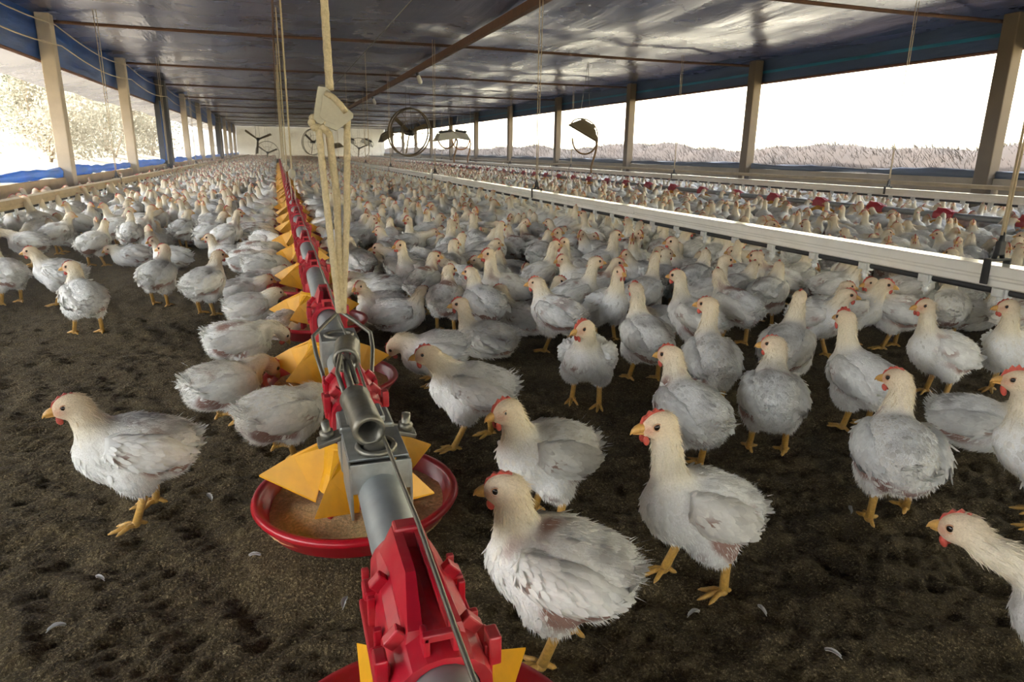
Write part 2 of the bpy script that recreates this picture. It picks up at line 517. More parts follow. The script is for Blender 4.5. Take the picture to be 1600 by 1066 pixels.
        lift = np.abs(rs.normal(.04, .20, nn)) + .03
        cc = cc * rs.uniform(.86, 1.02, (nn, 1)) * (1 - .30 * np.clip(n1(x[:, [2, 0, 1]]) * .6 + n2(x) * .8 - .35, 0, 1)[:, None])
        addq(cards(x - N * .001, N, F, L, Wd, lift, .16, rs, np.clip(cc, 0, 1)))
    if nbld:
        x, N = sample(v, q, nrm, nbld, rs)
        F, Zp = zones(x); cc, bmk = tint(x, Zp, N)
        keep = ((Zp[:, 5] < .9) | (rs.random(nbld) < .5)) & (rs.random(nbld) > bmk * .7) & (x[:, 2] > .01)
        hl = (x - hd) @ Rh / HS
        keep &= ~((Zp[:, 5] > .4) & (hl[:, 0] > .012))
        x, N, F, Zp, cc = x[keep], N[keep], F[keep], Zp[keep], cc[keep]
        nn = len(x)
        D_ = F + N * rs.uniform(.05, .42, (nn, 1)) + rs.normal(0, .17, F.shape)
        D_ /= np.linalg.norm(D_, axis=1)[:, None]
        L = fs * rs.uniform(.008, .016, nn) * (1 - .5 * Zp[:, 5] + .45 * Zp[:, 4])
        addt(blades(x, D_, L, L * .13 * {0: 1, .5: 1.35}.get(lod, 1.9), rs, np.clip(cc * rs.uniform(.92, 1.05, (nn, 1)), 0, 1)))
    # ---- wings
    wings = []
    for s in (-1, 1):
        op = wing_open
        wc = T((0, s * .030 * op, .030 * op))
        Rw = Rt @ rotz(-s * .55 * op) @ rotx(-s * .5 * op)
        na, nbq = {0: (20, 9), .5: (14, 7), 1: (10, 6), 2: (8, 4), 3: (5, 3)}[lod]
        def on_body(X, Z, off):
            q_ = np.clip(1 - (X / .132) ** 2 - (Z / .094) ** 2, .10, 1)
            return s * (.0935 * w * np.sqrt(q_) + off)
        uu, vv = np.meshgrid(np.linspace(0, 1, na), np.linspace(-1, 1, nbq), indexing='ij')
        env = np.sin(PI * np.clip(uu * .80 + .10, 0, 1)) ** .55 * (1 - .42 * np.clip(uu - .62, 0, 1) / .38)
        X = .080 - .182 * uu; Z = .016 - .014 * uu - .008 * np.sin(PI * uu) + .047 * env * vv
        bul = .0105 * np.sqrt(np.clip(1 - vv ** 2, 0, 1)) * np.sin(PI * np.clip(uu * .85 + .13, 0, 1)) ** .5 + .0035 * (vv < 0)
        lump = .0016 * nz(np.stack([X, 0 * X, Z], -1).reshape(-1, 3) * 1.5).reshape(X.shape)
        outer = np.stack([X, on_body(X, Z, .0015 + bul + lump), Z], -1); inner = np.stack([X, on_body(X, Z, -.010), Z], -1)
        vs = np.concatenate([outer.reshape(-1, 3), inner.reshape(-1, 3)]); no_ = na * nbq
        wi = np.arange(no_).reshape(na, nbq)
        oq = np.stack([wi[:-1, :-1], wi[1:, :-1], wi[1:, 1:], wi[:-1, 1:]], -1).reshape(-1, 4)
        rim = np.concatenate([wi[:, 0], wi[-1, 1:], wi[::-1, -1][1:], wi[0, ::-1][1:-1]]); rn = np.roll(rim, -1)
        wq = np.concatenate([oq, np.stack([rim, rim + no_, rn + no_, rn], 1)])
        if s < 0: wq = wq[:, ::-1]
        wn = vnormals(vs, wq)
        WV, WQ, WC = [vs], [wq], []
        base = np.tile(WHITE * .93, (len(vs), 1))
        pk = np.exp(-((vs[:, 0] - .045) / .026) ** 2 - ((vs[:, 2] + .002 + .3 * (vs[:, 0] - .045)) / .013) ** 2)[:, None] * .9 * min(1, bare) * (rs.random() < .8)
        base = base * (1 - pk) + PINK * pk
        WC.append(base)
        k = {0: 420, .5: 230, 1: 100}.get(lod, 0)
        if k:
            x, N = sample(vs, wq, wn, k, rs)
            kp = (N[:, 1] * s > -.05) & (rs.random(k) > .85 * min(1, bare) * np.exp(-((x[:, 0] - .045) / .026) ** 2 - ((x[:, 2] + .002 + .3 * (x[:, 0] - .045)) / .013) ** 2))
            x, N = x[kp], N[kp]
            F = np.tile([-1.0, 0, -.22], (len(x), 1)); F[:, 2] -= x[:, 2] * 4
            F = F - N * np.sum(F * N, 1)[:, None] + rs.normal(0, .07, F.shape); F /= np.linalg.norm(F, axis=1)[:, None]
            L = fs * (.018 + .026 * np.clip((.08 - x[:, 0]) / .15, 0, 1)) * rs.uniform(.85, 1.2, len(x))
            cl = WHITE * rs.uniform(.90, 1.05, (len(x), 1)); gg = np.clip(n1(x * 1.2) * .8 + .3 * n2(x) - .2, 0, .35)[:, None]
            cl = np.clip(cl * (1 - gg) + GREY * gg, 0, 1)
            r = cards(x, N, F, L, L * .5, np.abs(rs.normal(.08, .10, len(x))) + .04, .14, rs, cl, .12)
            b = sum(len(a) for a in WV); WV.append(r[0]); WQ.append(r[1] + b); WC.append(r[2])
        # flight feathers along the lower rear edge
        nfl = {0: 9, .5: 8, 1: 5, 2: 3, 3: 2}[lod]
        u = np.linspace(0, 1, nfl)
        fx = .030 - .100 * u; fz = -.026 + .006 * u - .004 * np.sin(u * PI)
        x = np.stack([fx, on_body(fx, fz, .0035 + .003 * (1 - u)), fz], 1)
        N = np.stack([fx * 3.2, np.full(nfl, s * 1.0), fz * 5], 1); N /= np.linalg.norm(N, axis=1)[:, None]
        F = np.stack([-np.ones(nfl), np.full(nfl, -s * .05), -.28 + .18 * u + rs.normal(0, .04, nfl)], 1)
        F -= N * np.sum(F * N, 1)[:, None]; F /= np.linalg.norm(F, axis=1)[:, None]
        L = np.linspace(.038, .044, nfl) * rs.uniform(.9, 1.1, nfl)
        r = cards(x, N, F, L, np.full(nfl, .017), np.full(nfl, .02), .1, rs, np.tile(WHITE * .97, (nfl, 1)), .08)
        b = sum(len(a) for a in WV); WV.append(r[0]); WQ.append(r[1] + b); WC.append(r[2])
        wings.append((np.concatenate(WV) @ Rw.T + wc, np.concatenate(WQ), np.concatenate(WC)))
    # ---- tail
    k = {0: 26, .5: 18, 1: 12, 2: 4, 3: 2}[lod]
    tb = T((-.118, 0, .022))
    az = np.linspace(-1, 1, k) * .65 + rs.normal(0, .07, k); el = .30 + .25 * rs.random(k) - .25 * np.abs(az)
    F = np.stack([-np.cos(az) * np.cos(el), np.sin(az) * np.cos(el), np.sin(el)], 1) @ Rt.T
    side_ = np.stack([np.zeros(k), np.sin(az), np.cos(az) * .5 + .5], 1)
    N = side_ - F * np.sum(side_ * F, 1)[:, None]; N /= np.linalg.norm(N, axis=1)[:, None]
    x = tb + np.stack([rs.normal(0, .006, k), np.sin(az) * .03, rs.uniform(-.03, .012, k)], 1)
    L = rs.uniform(.030, .046, k)
    tl = [cards(x, N, F, L, L * .36 * (1 if lod == 0 else 1.5), np.full(k, .05), .2, rs, np.tile(WHITE, (k, 1)) * rs.uniform(.9, 1.04, (k, 1)), -.12)]
    tv, tq, tcl = tl[0]; tt_ = np.zeros((0, 3), int)
    if lod < 1:
        nn = 420 if lod == 0 else 200
        xb = tb + rs.normal(0, 1, (nn, 3)) * np.array([.012, .020, .016])
        Db = np.array([-1, 0, .1]) + (xb - tb) * 11 + rs.normal(0, .16, (nn, 3)); Db /= np.linalg.norm(Db, axis=1)[:, None]
        r = blades(xb, Db, rs.uniform(.012, .024, nn), np.full(nn, .0022), rs, np.tile(WHITE, (nn, 1)) * rs.uniform(.9, 1.04, (nn, 1)))
        tt_ = r[1] + len(tv); tv = np.concatenate([tv, r[0]]); tcl = np.concatenate([tcl, r[2]])
    # ---- head furniture
    put_h = lambda a: hd + HS * np.asarray(a, float) @ Rh.T
    cm = MB()
    ch = .0075 * comb
    xs = np.linspace(-.012, .036, 9 if lod < 2 else (5 if lod < 3 else 3))
    top = .0225 * np.sqrt(np.clip(1 - (xs / .034) ** 2, 0, 1)) - .0025
    top = np.where(xs > .026, top + (xs - .026) * .35, top)
    pts = [(a, b) for a, b in zip(xs, top)]
    cr = []
    for i in range(len(xs) - 1, -1, -1):
        e = math.sin(PI * (i + .6) / (len(xs) + .2)) ** .6
        cr.append((xs[i] - .001, top[i] + ch * e * (1.15 if i % 2 else .62) + .001))
    cm.prism(pts + cr, .0052 + .001 * comb, smooth=False)
    cv = np.concatenate(cm.v)
    ww = MB()
    for s in (-1, 1): ww.ball((.026, s * .0075, -.021 - .003 * comb), (.0062, .0030, .0046 + .004 * comb), 8, 6, rot=roty(.25))
    bkm = MB()
    segs = 10 if lod == 0 else (6 if lod < 2 else 4)
    def loft(rings):
        vs = []
        for (x_, z_, ry, rz_) in rings:
            a = np.arange(segs) * 2 * PI / segs
            vs.append(np.stack([np.full(segs, x_), ry * np.cos(a), z_ + rz_ * np.sin(a)], 1))
        vs = np.concatenate(vs); n = len(rings)
        f = [(i * segs + j, i * segs + (j + 1) % segs, (i + 1) * segs + (j + 1) % segs, (i + 1) * segs + j) for i in range(n - 1) for j in range(segs)]
        f.append(tuple((n - 1) * segs + j for j in range(segs)))
        bkm.add(vs, f)
    loft([(.024, -.002, .0105, .0095), (.034, -.002, .0090, .0085), (.043, -.0035, .0066, .0064), (.0495, -.0065, .0036, .0040), (.0530, -.0112, .0009, .0014)])
    loft([(.022, -.011, .0085, .0045), (.034, -.0105, .0068, .0034), (.043, -.0110, .0038, .0022), (.0475, -.0115, .0010, .0010)])
    ev = []
    for s in (-1, 1):
        e = MB()
        e.ball((.0125, s * .0186, .0035), (.0062, .0044, .0062), 10, 7, 0)
        a = np.linspace(0, 2 * PI, 13)
        e.tube(np.stack([.0125 + .0068 * np.cos(a), s * (.0210 - .0022 * (np.cos(a)) ** 2 * 1.0) + 0 * a, .0035 + .0066 * np.sin(a)], 1), .0012, 5, 1, cap=False)
        ev.append(e)
    R = {}
    if lod < 2:
        R['body'] = raw_mesh('body', body['v'], body['q'], body['t'], [M_SKIN, M_LEG], body['qm'], body['tm'], body['c'])
        R['plumage'] = raw_mesh('plumage', np.concatenate(PV), np.concatenate(PQ), np.concatenate(PT), M_FEATHER, col=np.concatenate(PC))
        R['wing'] = [raw_mesh('wing', *wg[:2], [], M_FEATHER, col=wg[2]) for wg in wings]
        R['tail'] = raw_mesh('tail', tv, tq, tt_, M_FEATHER, col=tcl)
        cm.v = [put_h(cv)]; R['comb'] = cm.mesh('comb', M_COMB)
        ww.v = [put_h(np.concatenate(ww.v))]; R['wattle'] = ww.mesh('wattle', M_COMB)
        bkm.v = [put_h(np.concatenate(bkm.v))]; R['beak'] = bkm.mesh('beak', M_BEAK)
        R['eye'] = []
        for e in ev:
            e.v = [put_h(np.concatenate(e.v))]; R['eye'].append(e.mesh('eye', [M_EYE, M_EYERING]))
        return R
    # lod 2: one plain array bundle for the crowd; materials 0 skin 1 leg 2 feather 3 comb 4 beak
    V, Q, Tt, QM, TM, C = [body['v']], [body['q']], [body['t']], [body['qm']], [body['tm']], [body['c']]
    def more(vv, qq, tr, m, cc=None):
        b = sum(len(a) for a in V); V.append(vv)
        qq = np.asarray(qq, int).reshape(-1, 4); tr = np.asarray(tr, int).reshape(-1, 3)
        Q.append(qq + b); Tt.append(tr + b); QM.append(np.full(len(qq), m)); TM.append(np.full(len(tr), m))
        C.append(np.ones((len(vv), 3)) if cc is None else cc)
    for wg in wings: more(wg[0], wg[1], [], 2, wg[2])
    more(tv, tq, [], 2, tcl)
    def poly(mb, m):
        vv = put_h(np.concatenate(mb.v)); qq = [f for f in mb.f if len(f) == 4]; tr = []
        for f in mb.f:
            if len(f) != 4: tr += [(f[0], f[i], f[i + 1]) for i in range(1, len(f) - 1)]
        more(vv, qq, tr, m)
    poly(cm, 3)
    if lod < 3: poly(bkm, 4)
    return dict(v=np.concatenate(V), q=np.concatenate(Q), t=np.concatenate(Tt), qm=np.concatenate(QM), tm=np.concatenate(TM), c=np.concatenate(C))

CROWD_MATS = None
def chicken_object(R, loc, rz, sc, full=True):
    root = empty('chicken', loc, rz, sc)
    for k in ('body', 'plumage', 'tail', 'comb', 'beak') + (('wattle',) if full else ()): put(k, R[k], root)
    for k in ('wing',) + (('eye',) if full else ()):
        for m in R[k]: put(k, m, root)
    return root
# ------------------------------------------------------------------ camera (solved from the vanishing points of the photograph)
FPX, CX, CY = 1060.0, 800.0, 533.0
_Y = np.array([432 - CX, 233 - CY, FPX]); _Y /= np.linalg.norm(_Y)
_D = np.array([743 - CX, 4345 - CY, FPX]); _D -= _Y * _D.dot(_Y); _D /= np.linalg.norm(_D)
RW = np.stack([np.cross(_Y, -_D), _Y, -_D])            # rows: world axes in camera axes (x right, y down, z ahead)
def ray(px, py): return RW @ np.array([px - CX, py - CY, FPX])
def ground(px, py, z=0.0):
    d = ray(px, py); return d * ((z - H_CAM) / d[2]) + np.array([0, 0, H_CAM])
def project(p):
    c = RW.T @ (np.asarray(p, float) - np.array([0, 0, H_CAM])); return CX + FPX * c[0] / c[2], CY + FPX * c[1] / c[2], c[2]
cam = bpy.data.cameras.new('camera'); cam_o = link(bpy.data.objects.new('camera', cam))
cam.sensor_width = 36.0; cam.lens = 36.0 * FPX / 1600.0; cam.clip_end = 800; cam.clip_start = 0.02
_M = np.stack([RW[:, 0], -RW[:, 1], -RW[:, 2]], 1)
cam_o.matrix_world = Matrix(_M.tolist()).to_4x4(); cam_o.location = (0, 0, H_CAM)
SC.camera = cam_o

# ------------------------------------------------------------------ light: sky through the open sides, sun on the land outside
SUN_EL, SUN_AZ = math.radians(50), math.radians(-78)     # from the west side of the shed
w = bpy.data.worlds.new('sky'); SC.world = w; w.use_nodes = True
nt = w.node_tree; nt.nodes.clear()
sky = nt.nodes.new('ShaderNodeTexSky'); sky.sky_type = 'NISHITA'; sky.sun_disc = False
sky.sun_elevation = SUN_EL; sky.sun_rotation = SUN_AZ; sky.dust_density = 4.0; sky.air_density = 1.2; sky.ozone_density = 1.0
hs = nt.nodes.new('ShaderNodeHueSaturation'); hs.inputs['Saturation'].default_value = 0.25
bg = nt.nodes.new('ShaderNodeBackground'); bg.inputs[1].default_value = 0.38
wo = nt.nodes.new('ShaderNodeOutputWorld')
nt.links.new(sky.outputs[0], hs.inputs['Color']); nt.links.new(hs.outputs[0], bg.inputs[0]); nt.links.new(bg.outputs[0], wo.inputs[0])
sl = bpy.data.lights.new('sun', 'SUN'); sl.energy = 4.0; sl.angle = math.radians(1.2); sl.color = (1.0, 0.985, 0.965)
so = link(bpy.data.objects.new('sun', sl))
sd = Vector((math.sin(SUN_AZ) * math.cos(SUN_EL), math.cos(SUN_AZ) * math.cos(SUN_EL), math.sin(SUN_EL)))
so.rotation_euler = sd.to_track_quat('Z', 'Y').to_euler()
so.location = (-10, 10, 15)

# ------------------------------------------------------------------ the setting
XL, XR, YB, YE, ZC = -2.79, 8.45, -6.4, 59.0, 2.40
BAY, Y0 = 4.78, 6.45
POSTS = [Y0 + BAY * k for k in range(-2, 11)]
rnd = random.Random(5)

def m_litter():
    t = NT('poultry_litter'); o = t.obj()
    big = t.noise(2.2, 5, 0.6, o); mid = t.noise(26, 5, 0.65, o); fine = t.noise(210, 4, 0.7, o)
    vo = t.n('ShaderNodeTexVoronoi', i_Scale=150.0); t.l(o, vo.inputs['Vector'])
    c = t.ramp(mid, [(0.25, rgb(60, 50, 30)), (0.5, rgb(93, 80, 52)), (0.78, rgb(134, 117, 82))])
    c = t.mix(t.ramp(big, [(0.35, (0, 0, 0)), (0.7, (.5,) * 3)]), c, rgb(76, 63, 40))
    sp = t.ramp(t.noise(190, 3, 0.6, o), [(0.55, (0, 0, 0)), (0.66, (.75,) * 3)])
    c = t.mix(sp, c, rgb(172, 152, 110))
    sp2 = t.ramp(t.noise(420, 2, 0.5, o), [(0.62, (0, 0, 0)), (0.68, (.7,) * 3)])
    c = t.mix(sp2, c, rgb(190, 174, 136))
    dk = t.ramp(t.noise(150, 4, 0.7, o), [(0.34, (.85,) * 3), (0.5, (0, 0, 0))])
    c = t.mix(dk, c, rgb(58, 46, 32))
    h = t.mix(0.5, fine, t.mix(0.5, mid, vo.outputs['Distance']))
    return t.done(t.bsdf(c, 0.95, 0, t.bump(h, 1.0, 0.03), Specular_IOR_Level=0.2))
M_LITTER = m_litter()

def axis(a, b, c0, d0, far):
    """grid lines, dense round c0 and coarser away from it"""
    p = [c0]; s = d0
    while p[-1] < b: p.append(p[-1] + max(d0, min(far, abs(p[-1] - c0) * .012)))
    q = [c0]
    while q[-1] > a: q.append(q[-1] - max(d0, min(far, abs(q[-1] - c0) * .012)))
    x = np.array(q[::-1][:-1] + p); x[0] = a; x[-1] = b
    return x
gx = axis(XL, XR, 0.3, .0085, .5); gy = axis(YB, YE, 1.0, .0085, .6)
def litter_z(X, Y):
    rs = np.random.RandomState(3); z = np.zeros_like(X)
    for lo, hi, amp, n in ((2, 6, .012, 8), (8, 22, .0085, 14), (30, 70, .0062, 22), (80, 200, .0040, 26)):
        a = rs.uniform(0, 2 * PI, n); k = rs.uniform(lo, hi, n); p = rs.uniform(0, 2 * PI, n)
        acc = np.zeros_like(X)
        for i in range(n): acc += np.sin(k[i] * (np.cos(a[i]) * X + np.sin(a[i]) * Y) + p[i] + 1.2 * np.sin(k[i] * .37 * (np.sin(a[i]) * X - np.cos(a[i]) * Y)))
        z += amp * acc / math.sqrt(n) * .8
    return z
GX, GY = np.meshgrid(gx, gy, indexing='ij')
near = np.exp(-((GX - .3) ** 2 + (GY - 1.0) ** 2) / 30)
GZ = litter_z(GX, GY) * near - .006
for k in range(-1, 40):                                    # litter piled up under the pans
    yc = .585 if k < 0 else 1.265 + .745 * k
    j0, j1 = np.searchsorted(gy, (yc - .35, yc + .35)); i0, i1 = np.searchsorted(gx, (.105 - .35, .105 + .35))
    q_ = ((GX[i0:i1, j0:j1] - .105) ** 2 + (GY[i0:i1, j0:j1] - yc) ** 2) ** .5
    e_ = np.exp(-(q_ / .215) ** 6); GZ[i0:i1, j0:j1] = GZ[i0:i1, j0:j1] * (1 - .8 * e_) + .036 * e_
nxx, nyy = GX.shape
ii = np.arange(nxx * nyy).reshape(nxx, nyy)
fq = np.stack([ii[:-1, :-1], ii[1:, :-1], ii[1:, 1:], ii[:-1, 1:]], -1).reshape(-1, 4)
tag(put('floor', raw_mesh('floor', np.stack([GX, GY, GZ], -1).reshape(-1, 3), fq, [], M_LITTER)), kind='structure')

# kerb walls
M_KERBL = simple('kerb_plaster_warm', rgb(196, 172, 138), 0.9, 0, 0.12, 3.0, 0.2, rgb(120, 96, 66), 0.6)
M_KERBR = simple('kerb_plaster_grey', rgb(176, 164, 144), 0.9, 0, 0.12, 3.0, 0.2, rgb(128, 108, 84), 0.5)
LY = YE - YB; YM = (YE + YB) / 2
tag(MB().box((XL - .08, YM, .165 - .1), (.14, LY, .33 + .2)).build('wall_left', M_KERBL), kind='structure')
tag(MB().box((XR + .08, YM, .26 - .1), (.14, LY, .52 + .2)).build('wall_right', M_KERBR), kind='structure')

def m_tarp(name, c1, c2, dirt):
    t = NT(name); o = t.obj()
    c = t.mix(t.ramp(t.noise(0.8, 6, 0.6, o), [(0.3, (0, 0, 0)), (0.7, (1, 1, 1))]), c1, c2)
    g = t.n('ShaderNodeSeparateXYZ'); t.l(o, g.inputs[0])
    c = t.mix(t.ramp(t.noise(2.5, 7, 0.7, o), [(0.5, (0, 0, 0)), (0.8, (.45,) * 3)]), c, dirt)
    return t, o, c
t, o, c = m_tarp('end_wall_sheet', rgb(236, 232, 222), rgb(222, 218, 208), rgb(186, 166, 138))
_n = t.bump(t.noise(1.4, 4, 0.6, o), 0.4, 0.05)
_d = t.n('ShaderNodeBsdfDiffuse'); t.l(c, _d.inputs[0]); t.l(_n, _d.inputs['Normal']); _b = t.n('ShaderNodeBsdfTranslucent'); t.l(c, _b.inputs[0])
_m = t.n('ShaderNodeMixShader'); _m.inputs[0].default_value = .24; t.l(_d.outputs[0], _m.inputs[1]); t.l(_b.outputs[0], _m.inputs[2])
M_END = t.done(_m.outputs[0])
tag(MB().box((.5 * (XL + XR), YE + .03, 1.2), (XR - XL + .2, .012, 2.5)).build('wall_far', M_END), kind='structure')
mb_ = MB().box((.5 * (XL + XR), YB - .06, 2.12), (XR - XL + .2, .1, .72))        # unseen open gable behind the camera: lintel and two jambs sized to set the frontal light
for x_, w_ in ((XL + .9, 2.0), (XR - 1.5, 3.2)): mb_.box((x_, YB - .06, 1.1), (w_, .1, 2.3))
tag(mb_.build('wall_back', M_END), kind='structure')

# ceiling: blue-grey sheeting sagging between the tie pipes, shiny
def m_ceiling():
    t = NT('ceiling_sheet'); o = t.obj()
    mp = t.n('ShaderNodeMapping'); t.l(o, mp.inputs[0]); mp.inputs['Scale'].default_value = (1.0, .12, 1.0)
    f1 = t.noise(2.2, 4, 0.55, mp.outputs[0], 0.6)
    c = t.ramp(t.noise(0.5, 5, 0.6, o), [(0.3, rgb(70, 82, 132)), (0.7, rgb(104, 112, 148))])
    c = t.mix(t.ramp(t.noise(3.0, 7, 0.7, o), [(0.52, (0, 0, 0)), (0.85, (.5,) * 3)]), c, rgb(134, 114, 92))
    r = t.ramp(t.noise(1.1, 4, 0.6, o), [(0.3, (.20,) * 3), (0.7, (.34,) * 3)])
    p = t.n('ShaderNodeBsdfPrincipled'); t.l(c, p.inputs['Base Color']); t.l(r, p.inputs['Roughness'])
    p.inputs['Specular IOR Level'].default_value = 0.9; p.inputs['Metallic'].default_value = 0.42
    t.l(t.bump(f1, 0.35, 0.08), p.inputs['Normal'])
    return t.done(p.outputs[0])
M_CEIL = m_ceiling()
cx_ = np.linspace(XL - 2.0, XR + .7, 90); cy_ = np.linspace(YB, YE, 15 * 14 + 1)
CXg, CYg = np.meshgrid(cx_, cy_, indexing='ij')
ph = (CYg - Y0) / BAY
sag = -.055 * np.sin(PI * (ph - np.floor(ph))) ** 2
rs_ = np.random.RandomState(8)
fold = sum(rs_.uniform(.004, .011) * np.sin(k * CXg + rs_.uniform(0, 6) + .25 * np.sin(CYg * rs_.uniform(.2, .6))) for k in (2.2, 3.7, 5.1, 7.3))
side = np.clip((XL - CXg) / 2.0, 0, 1)
CZg = ZC + .055 + sag + fold - side * .42
iv = np.arange(CXg.size).reshape(CXg.shape)
cq = np.stack([iv[:-1, :-1], iv[:-1, 1:], iv[1:, 1:], iv[1:, :-1]], -1).reshape(-1, 4)
low = np.stack([CXg, CYg, CZg], -1).reshape(-1, 3); top = low.copy(); top[:, 2] = np.maximum(top[:, 2] + .12, ZC + .10 - side.reshape(-1) * .42)
ce = raw_mesh('ceiling', np.concatenate([low, top]), np.concatenate([cq, cq[:, ::-1] + len(low)]), [], M_CEIL)
tag(put('ceiling', ce), kind='structure')

# posts, ties, beam
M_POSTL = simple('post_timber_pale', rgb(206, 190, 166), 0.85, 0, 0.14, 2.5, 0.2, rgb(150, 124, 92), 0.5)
M_POSTR = simple('post_timber_shaded_dusty', rgb(116, 100, 76), 0.85, 0, 0.16, 2.5, 0.2, rgb(96, 76, 54), 0.6)  # dusty posts on the hillside, their shading put into the base colour
M_POSTD = simple('post_concrete_shaded', rgb(62, 62, 64), 0.7, 0, 0.14, 3, 0.2, rgb(110, 96, 78), 0.5)  # concrete columns, the shade they stand in is part of the colour
M_RUST = simple('rusty_pipe', rgb(112, 78, 54), 0.7, 0.2, 0.2, 14, 0.2, rgb(72, 56, 46), 0.6)
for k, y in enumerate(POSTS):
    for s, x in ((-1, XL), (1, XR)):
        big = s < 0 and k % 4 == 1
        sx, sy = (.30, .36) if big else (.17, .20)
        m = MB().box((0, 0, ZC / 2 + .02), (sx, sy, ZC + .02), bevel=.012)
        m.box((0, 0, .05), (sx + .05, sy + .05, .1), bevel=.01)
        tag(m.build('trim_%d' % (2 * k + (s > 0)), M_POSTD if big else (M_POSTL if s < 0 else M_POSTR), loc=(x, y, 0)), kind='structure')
    n = 24; xs = np.linspace(XL, XR, n)
    zz = ZC - .045 - .012 * np.sin(np.linspace(0, PI * 3, n))
    tag(MB().tube(np.stack([xs, np.full(n, y + .12), zz], 1), .022, 8).build('trim_%d' % (100 + k), M_RUST), kind='structure')
XB = 2.74
tag(MB().box((XB, YM, ZC - .10), (.07, LY, .10)).build('trim_200', M_RUST), kind='structure')

# side curtains ------------------------------------------------------------
def m_curtain(name, c, tr):
    t = NT(name); o = t.obj()
    mp = t.n('ShaderNodeMapping'); t.l(o, mp.inputs[0]); mp.inputs['Scale'].default_value = (1, .5, 3)
    nz = t.noise(3, 5, 0.6, mp.outputs[0])
    cc = t.ramp(nz, [(0.3, tuple(x * .75 for x in c)), (0.7, tuple(min(1, x * 1.2) for x in c))])
    p = t.n('ShaderNodeBsdfPrincipled'); t.l(cc, p.inputs['Base Color']); p.inputs['Roughness'].default_value = .4
    t.l(t.bump(nz, .5, .03), p.inputs['Normal'])
    b = t.n('ShaderNodeBsdfTranslucent'); t.l(cc, b.inputs[0])
    mx = t.n('ShaderNodeMixShader'); mx.inputs[0].default_value = tr
    t.l(p.outputs[0], mx.inputs[1]); t.l(b.outputs[0], mx.inputs[2])
    return t.done(mx.outputs[0])
M_CURT = m_curtain('curtain_blue', rgb(36, 92, 164), .30)
M_CURTR = m_curtain('curtain_navy', rgb(70, 88, 116), .12)
M_CURTS = m_curtain('curtain_stripe', rgb(70, 170, 190), .5)
M_ROLL = simple('roller_tube', rgb(120, 78, 60), .6, .2, .15, 8)
M_CORD = simple('cord_pale', rgb(206, 188, 156), .9, 0, .12, 60)
def cloth(x, z0, z1, amp, y0, y1, ny, nz_, out, seed):
    ys = np.linspace(y0, y1, ny); zs = np.linspace(z0, z1, nz_)
    Yg, Zg = np.meshgrid(ys, zs, indexing='ij'); r = np.random.RandomState(seed)
    wv = np.zeros_like(Yg)
    for k in range(7):
        f = r.uniform(.5, 5); wv += np.sin(f * Yg + r.uniform(0, 6) + 2.2 * (Zg - z0) * r.uniform(-2, 2)) / 7
    t_ = (Zg - z0) / (z1 - z0)
    X = x + amp * wv * (.3 + 2 * t_ * (1 - t_)) + out * np.sin(PI * t_) * .6
    v = np.stack([X, Yg, Zg], -1).reshape(-1, 3); i = np.arange(len(v)).reshape(Yg.shape)
    q = np.stack([i[:-1, :-1], i[1:, :-1], i[1:, 1:], i[:-1, 1:]], -1).reshape(-1, 4)
    return v, q
def curtain(name, x, z0, z1, amp, mat, label, out=0.0, seed=1, stripe=None):
    v, q = cloth(x, z0, z1, amp, YB + .1, YE - .1, 420, 9, out, seed)
    n = len(v)
    v2 = v.copy(); v2[:, 0] += .006
    o = put(name, raw_mesh(name, np.concatenate([v, v2]), np.concatenate([q, q[:, ::-1] + n]), [], mat))
    tag(o, label, 'curtain')
    MB().tube(np.stack([np.full(40, x), np.linspace(YB + .1, YE - .1, 40), np.full(40, z0 - .015)], 1), .022, 8).build('roller_tube', M_ROLL, o)
    if stripe:
        sv, sq = cloth(x - .012 if x > 0 else x + .012, stripe[0], stripe[1], amp * .6, YB + .1, YE - .1, 200, 3, out, seed)
        sv2 = sv.copy(); sv2[:, 0] += .004
        put('stripe', raw_mesh('stripe', np.concatenate([sv, sv2]), np.concatenate([sq, sq[:, ::-1] + len(sv)]), [], M_CURTS), o)
    return o
curtain('side_curtain', XR + .13, 2.06, 2.52, .03, M_CURTR, 'dark blue raised curtain with a lighter stripe above the hillside openings', 0, 4, (2.21, 2.255))
WCURT = curtain('side_curtain', XL - .13, 1.86, 2.53, .07, M_CURT, 'crumpled bright blue raised curtain with cords above the openings facing the trees', .06, 7)
# lowered curtain gathered on each sill
def sill_roll(x, z, h, mat, label, seed):
    r = np.random.RandomState(seed); n = 260; ys = np.linspace(YB + .1, YE - .1, n); a = np.linspace(0, 2 * PI, 15)[:-1]
    rr = h * (1 + .22 * np.sin(ys * 1.1 + 1) + .18 * np.sin(ys * 2.7) + .1 * r.normal(size=n))
    v = np.stack([x + .55 * rr[:, None] * np.cos(a), ys[:, None] + 0 * a, z + rr[:, None] * (np.sin(a) + .25 * np.sin(3 * a + ys[:, None] * 3))], -1).reshape(-1, 3)
    i = np.arange(n * 14).reshape(n, 14); j = np.roll(i, -1, 1)
    q = np.stack([i[:-1], j[:-1], j[1:], i[1:]], -1).reshape(-1, 4)
    return tag(put('rolled_curtain', raw_mesh('rolled_curtain', v, q, [], mat)), label, 'curtain')
M_SILL = m_curtain('curtain_blue_sunlit', rgb(72, 150, 226), .30)  # brighter copy of the curtain blue, sunlight put into the colour
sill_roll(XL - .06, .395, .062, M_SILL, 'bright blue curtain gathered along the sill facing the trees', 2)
sill_roll(XR + .06, .565, .045, M_CURTR, 'dark blue curtain gathered along the sill facing the hillside', 3)
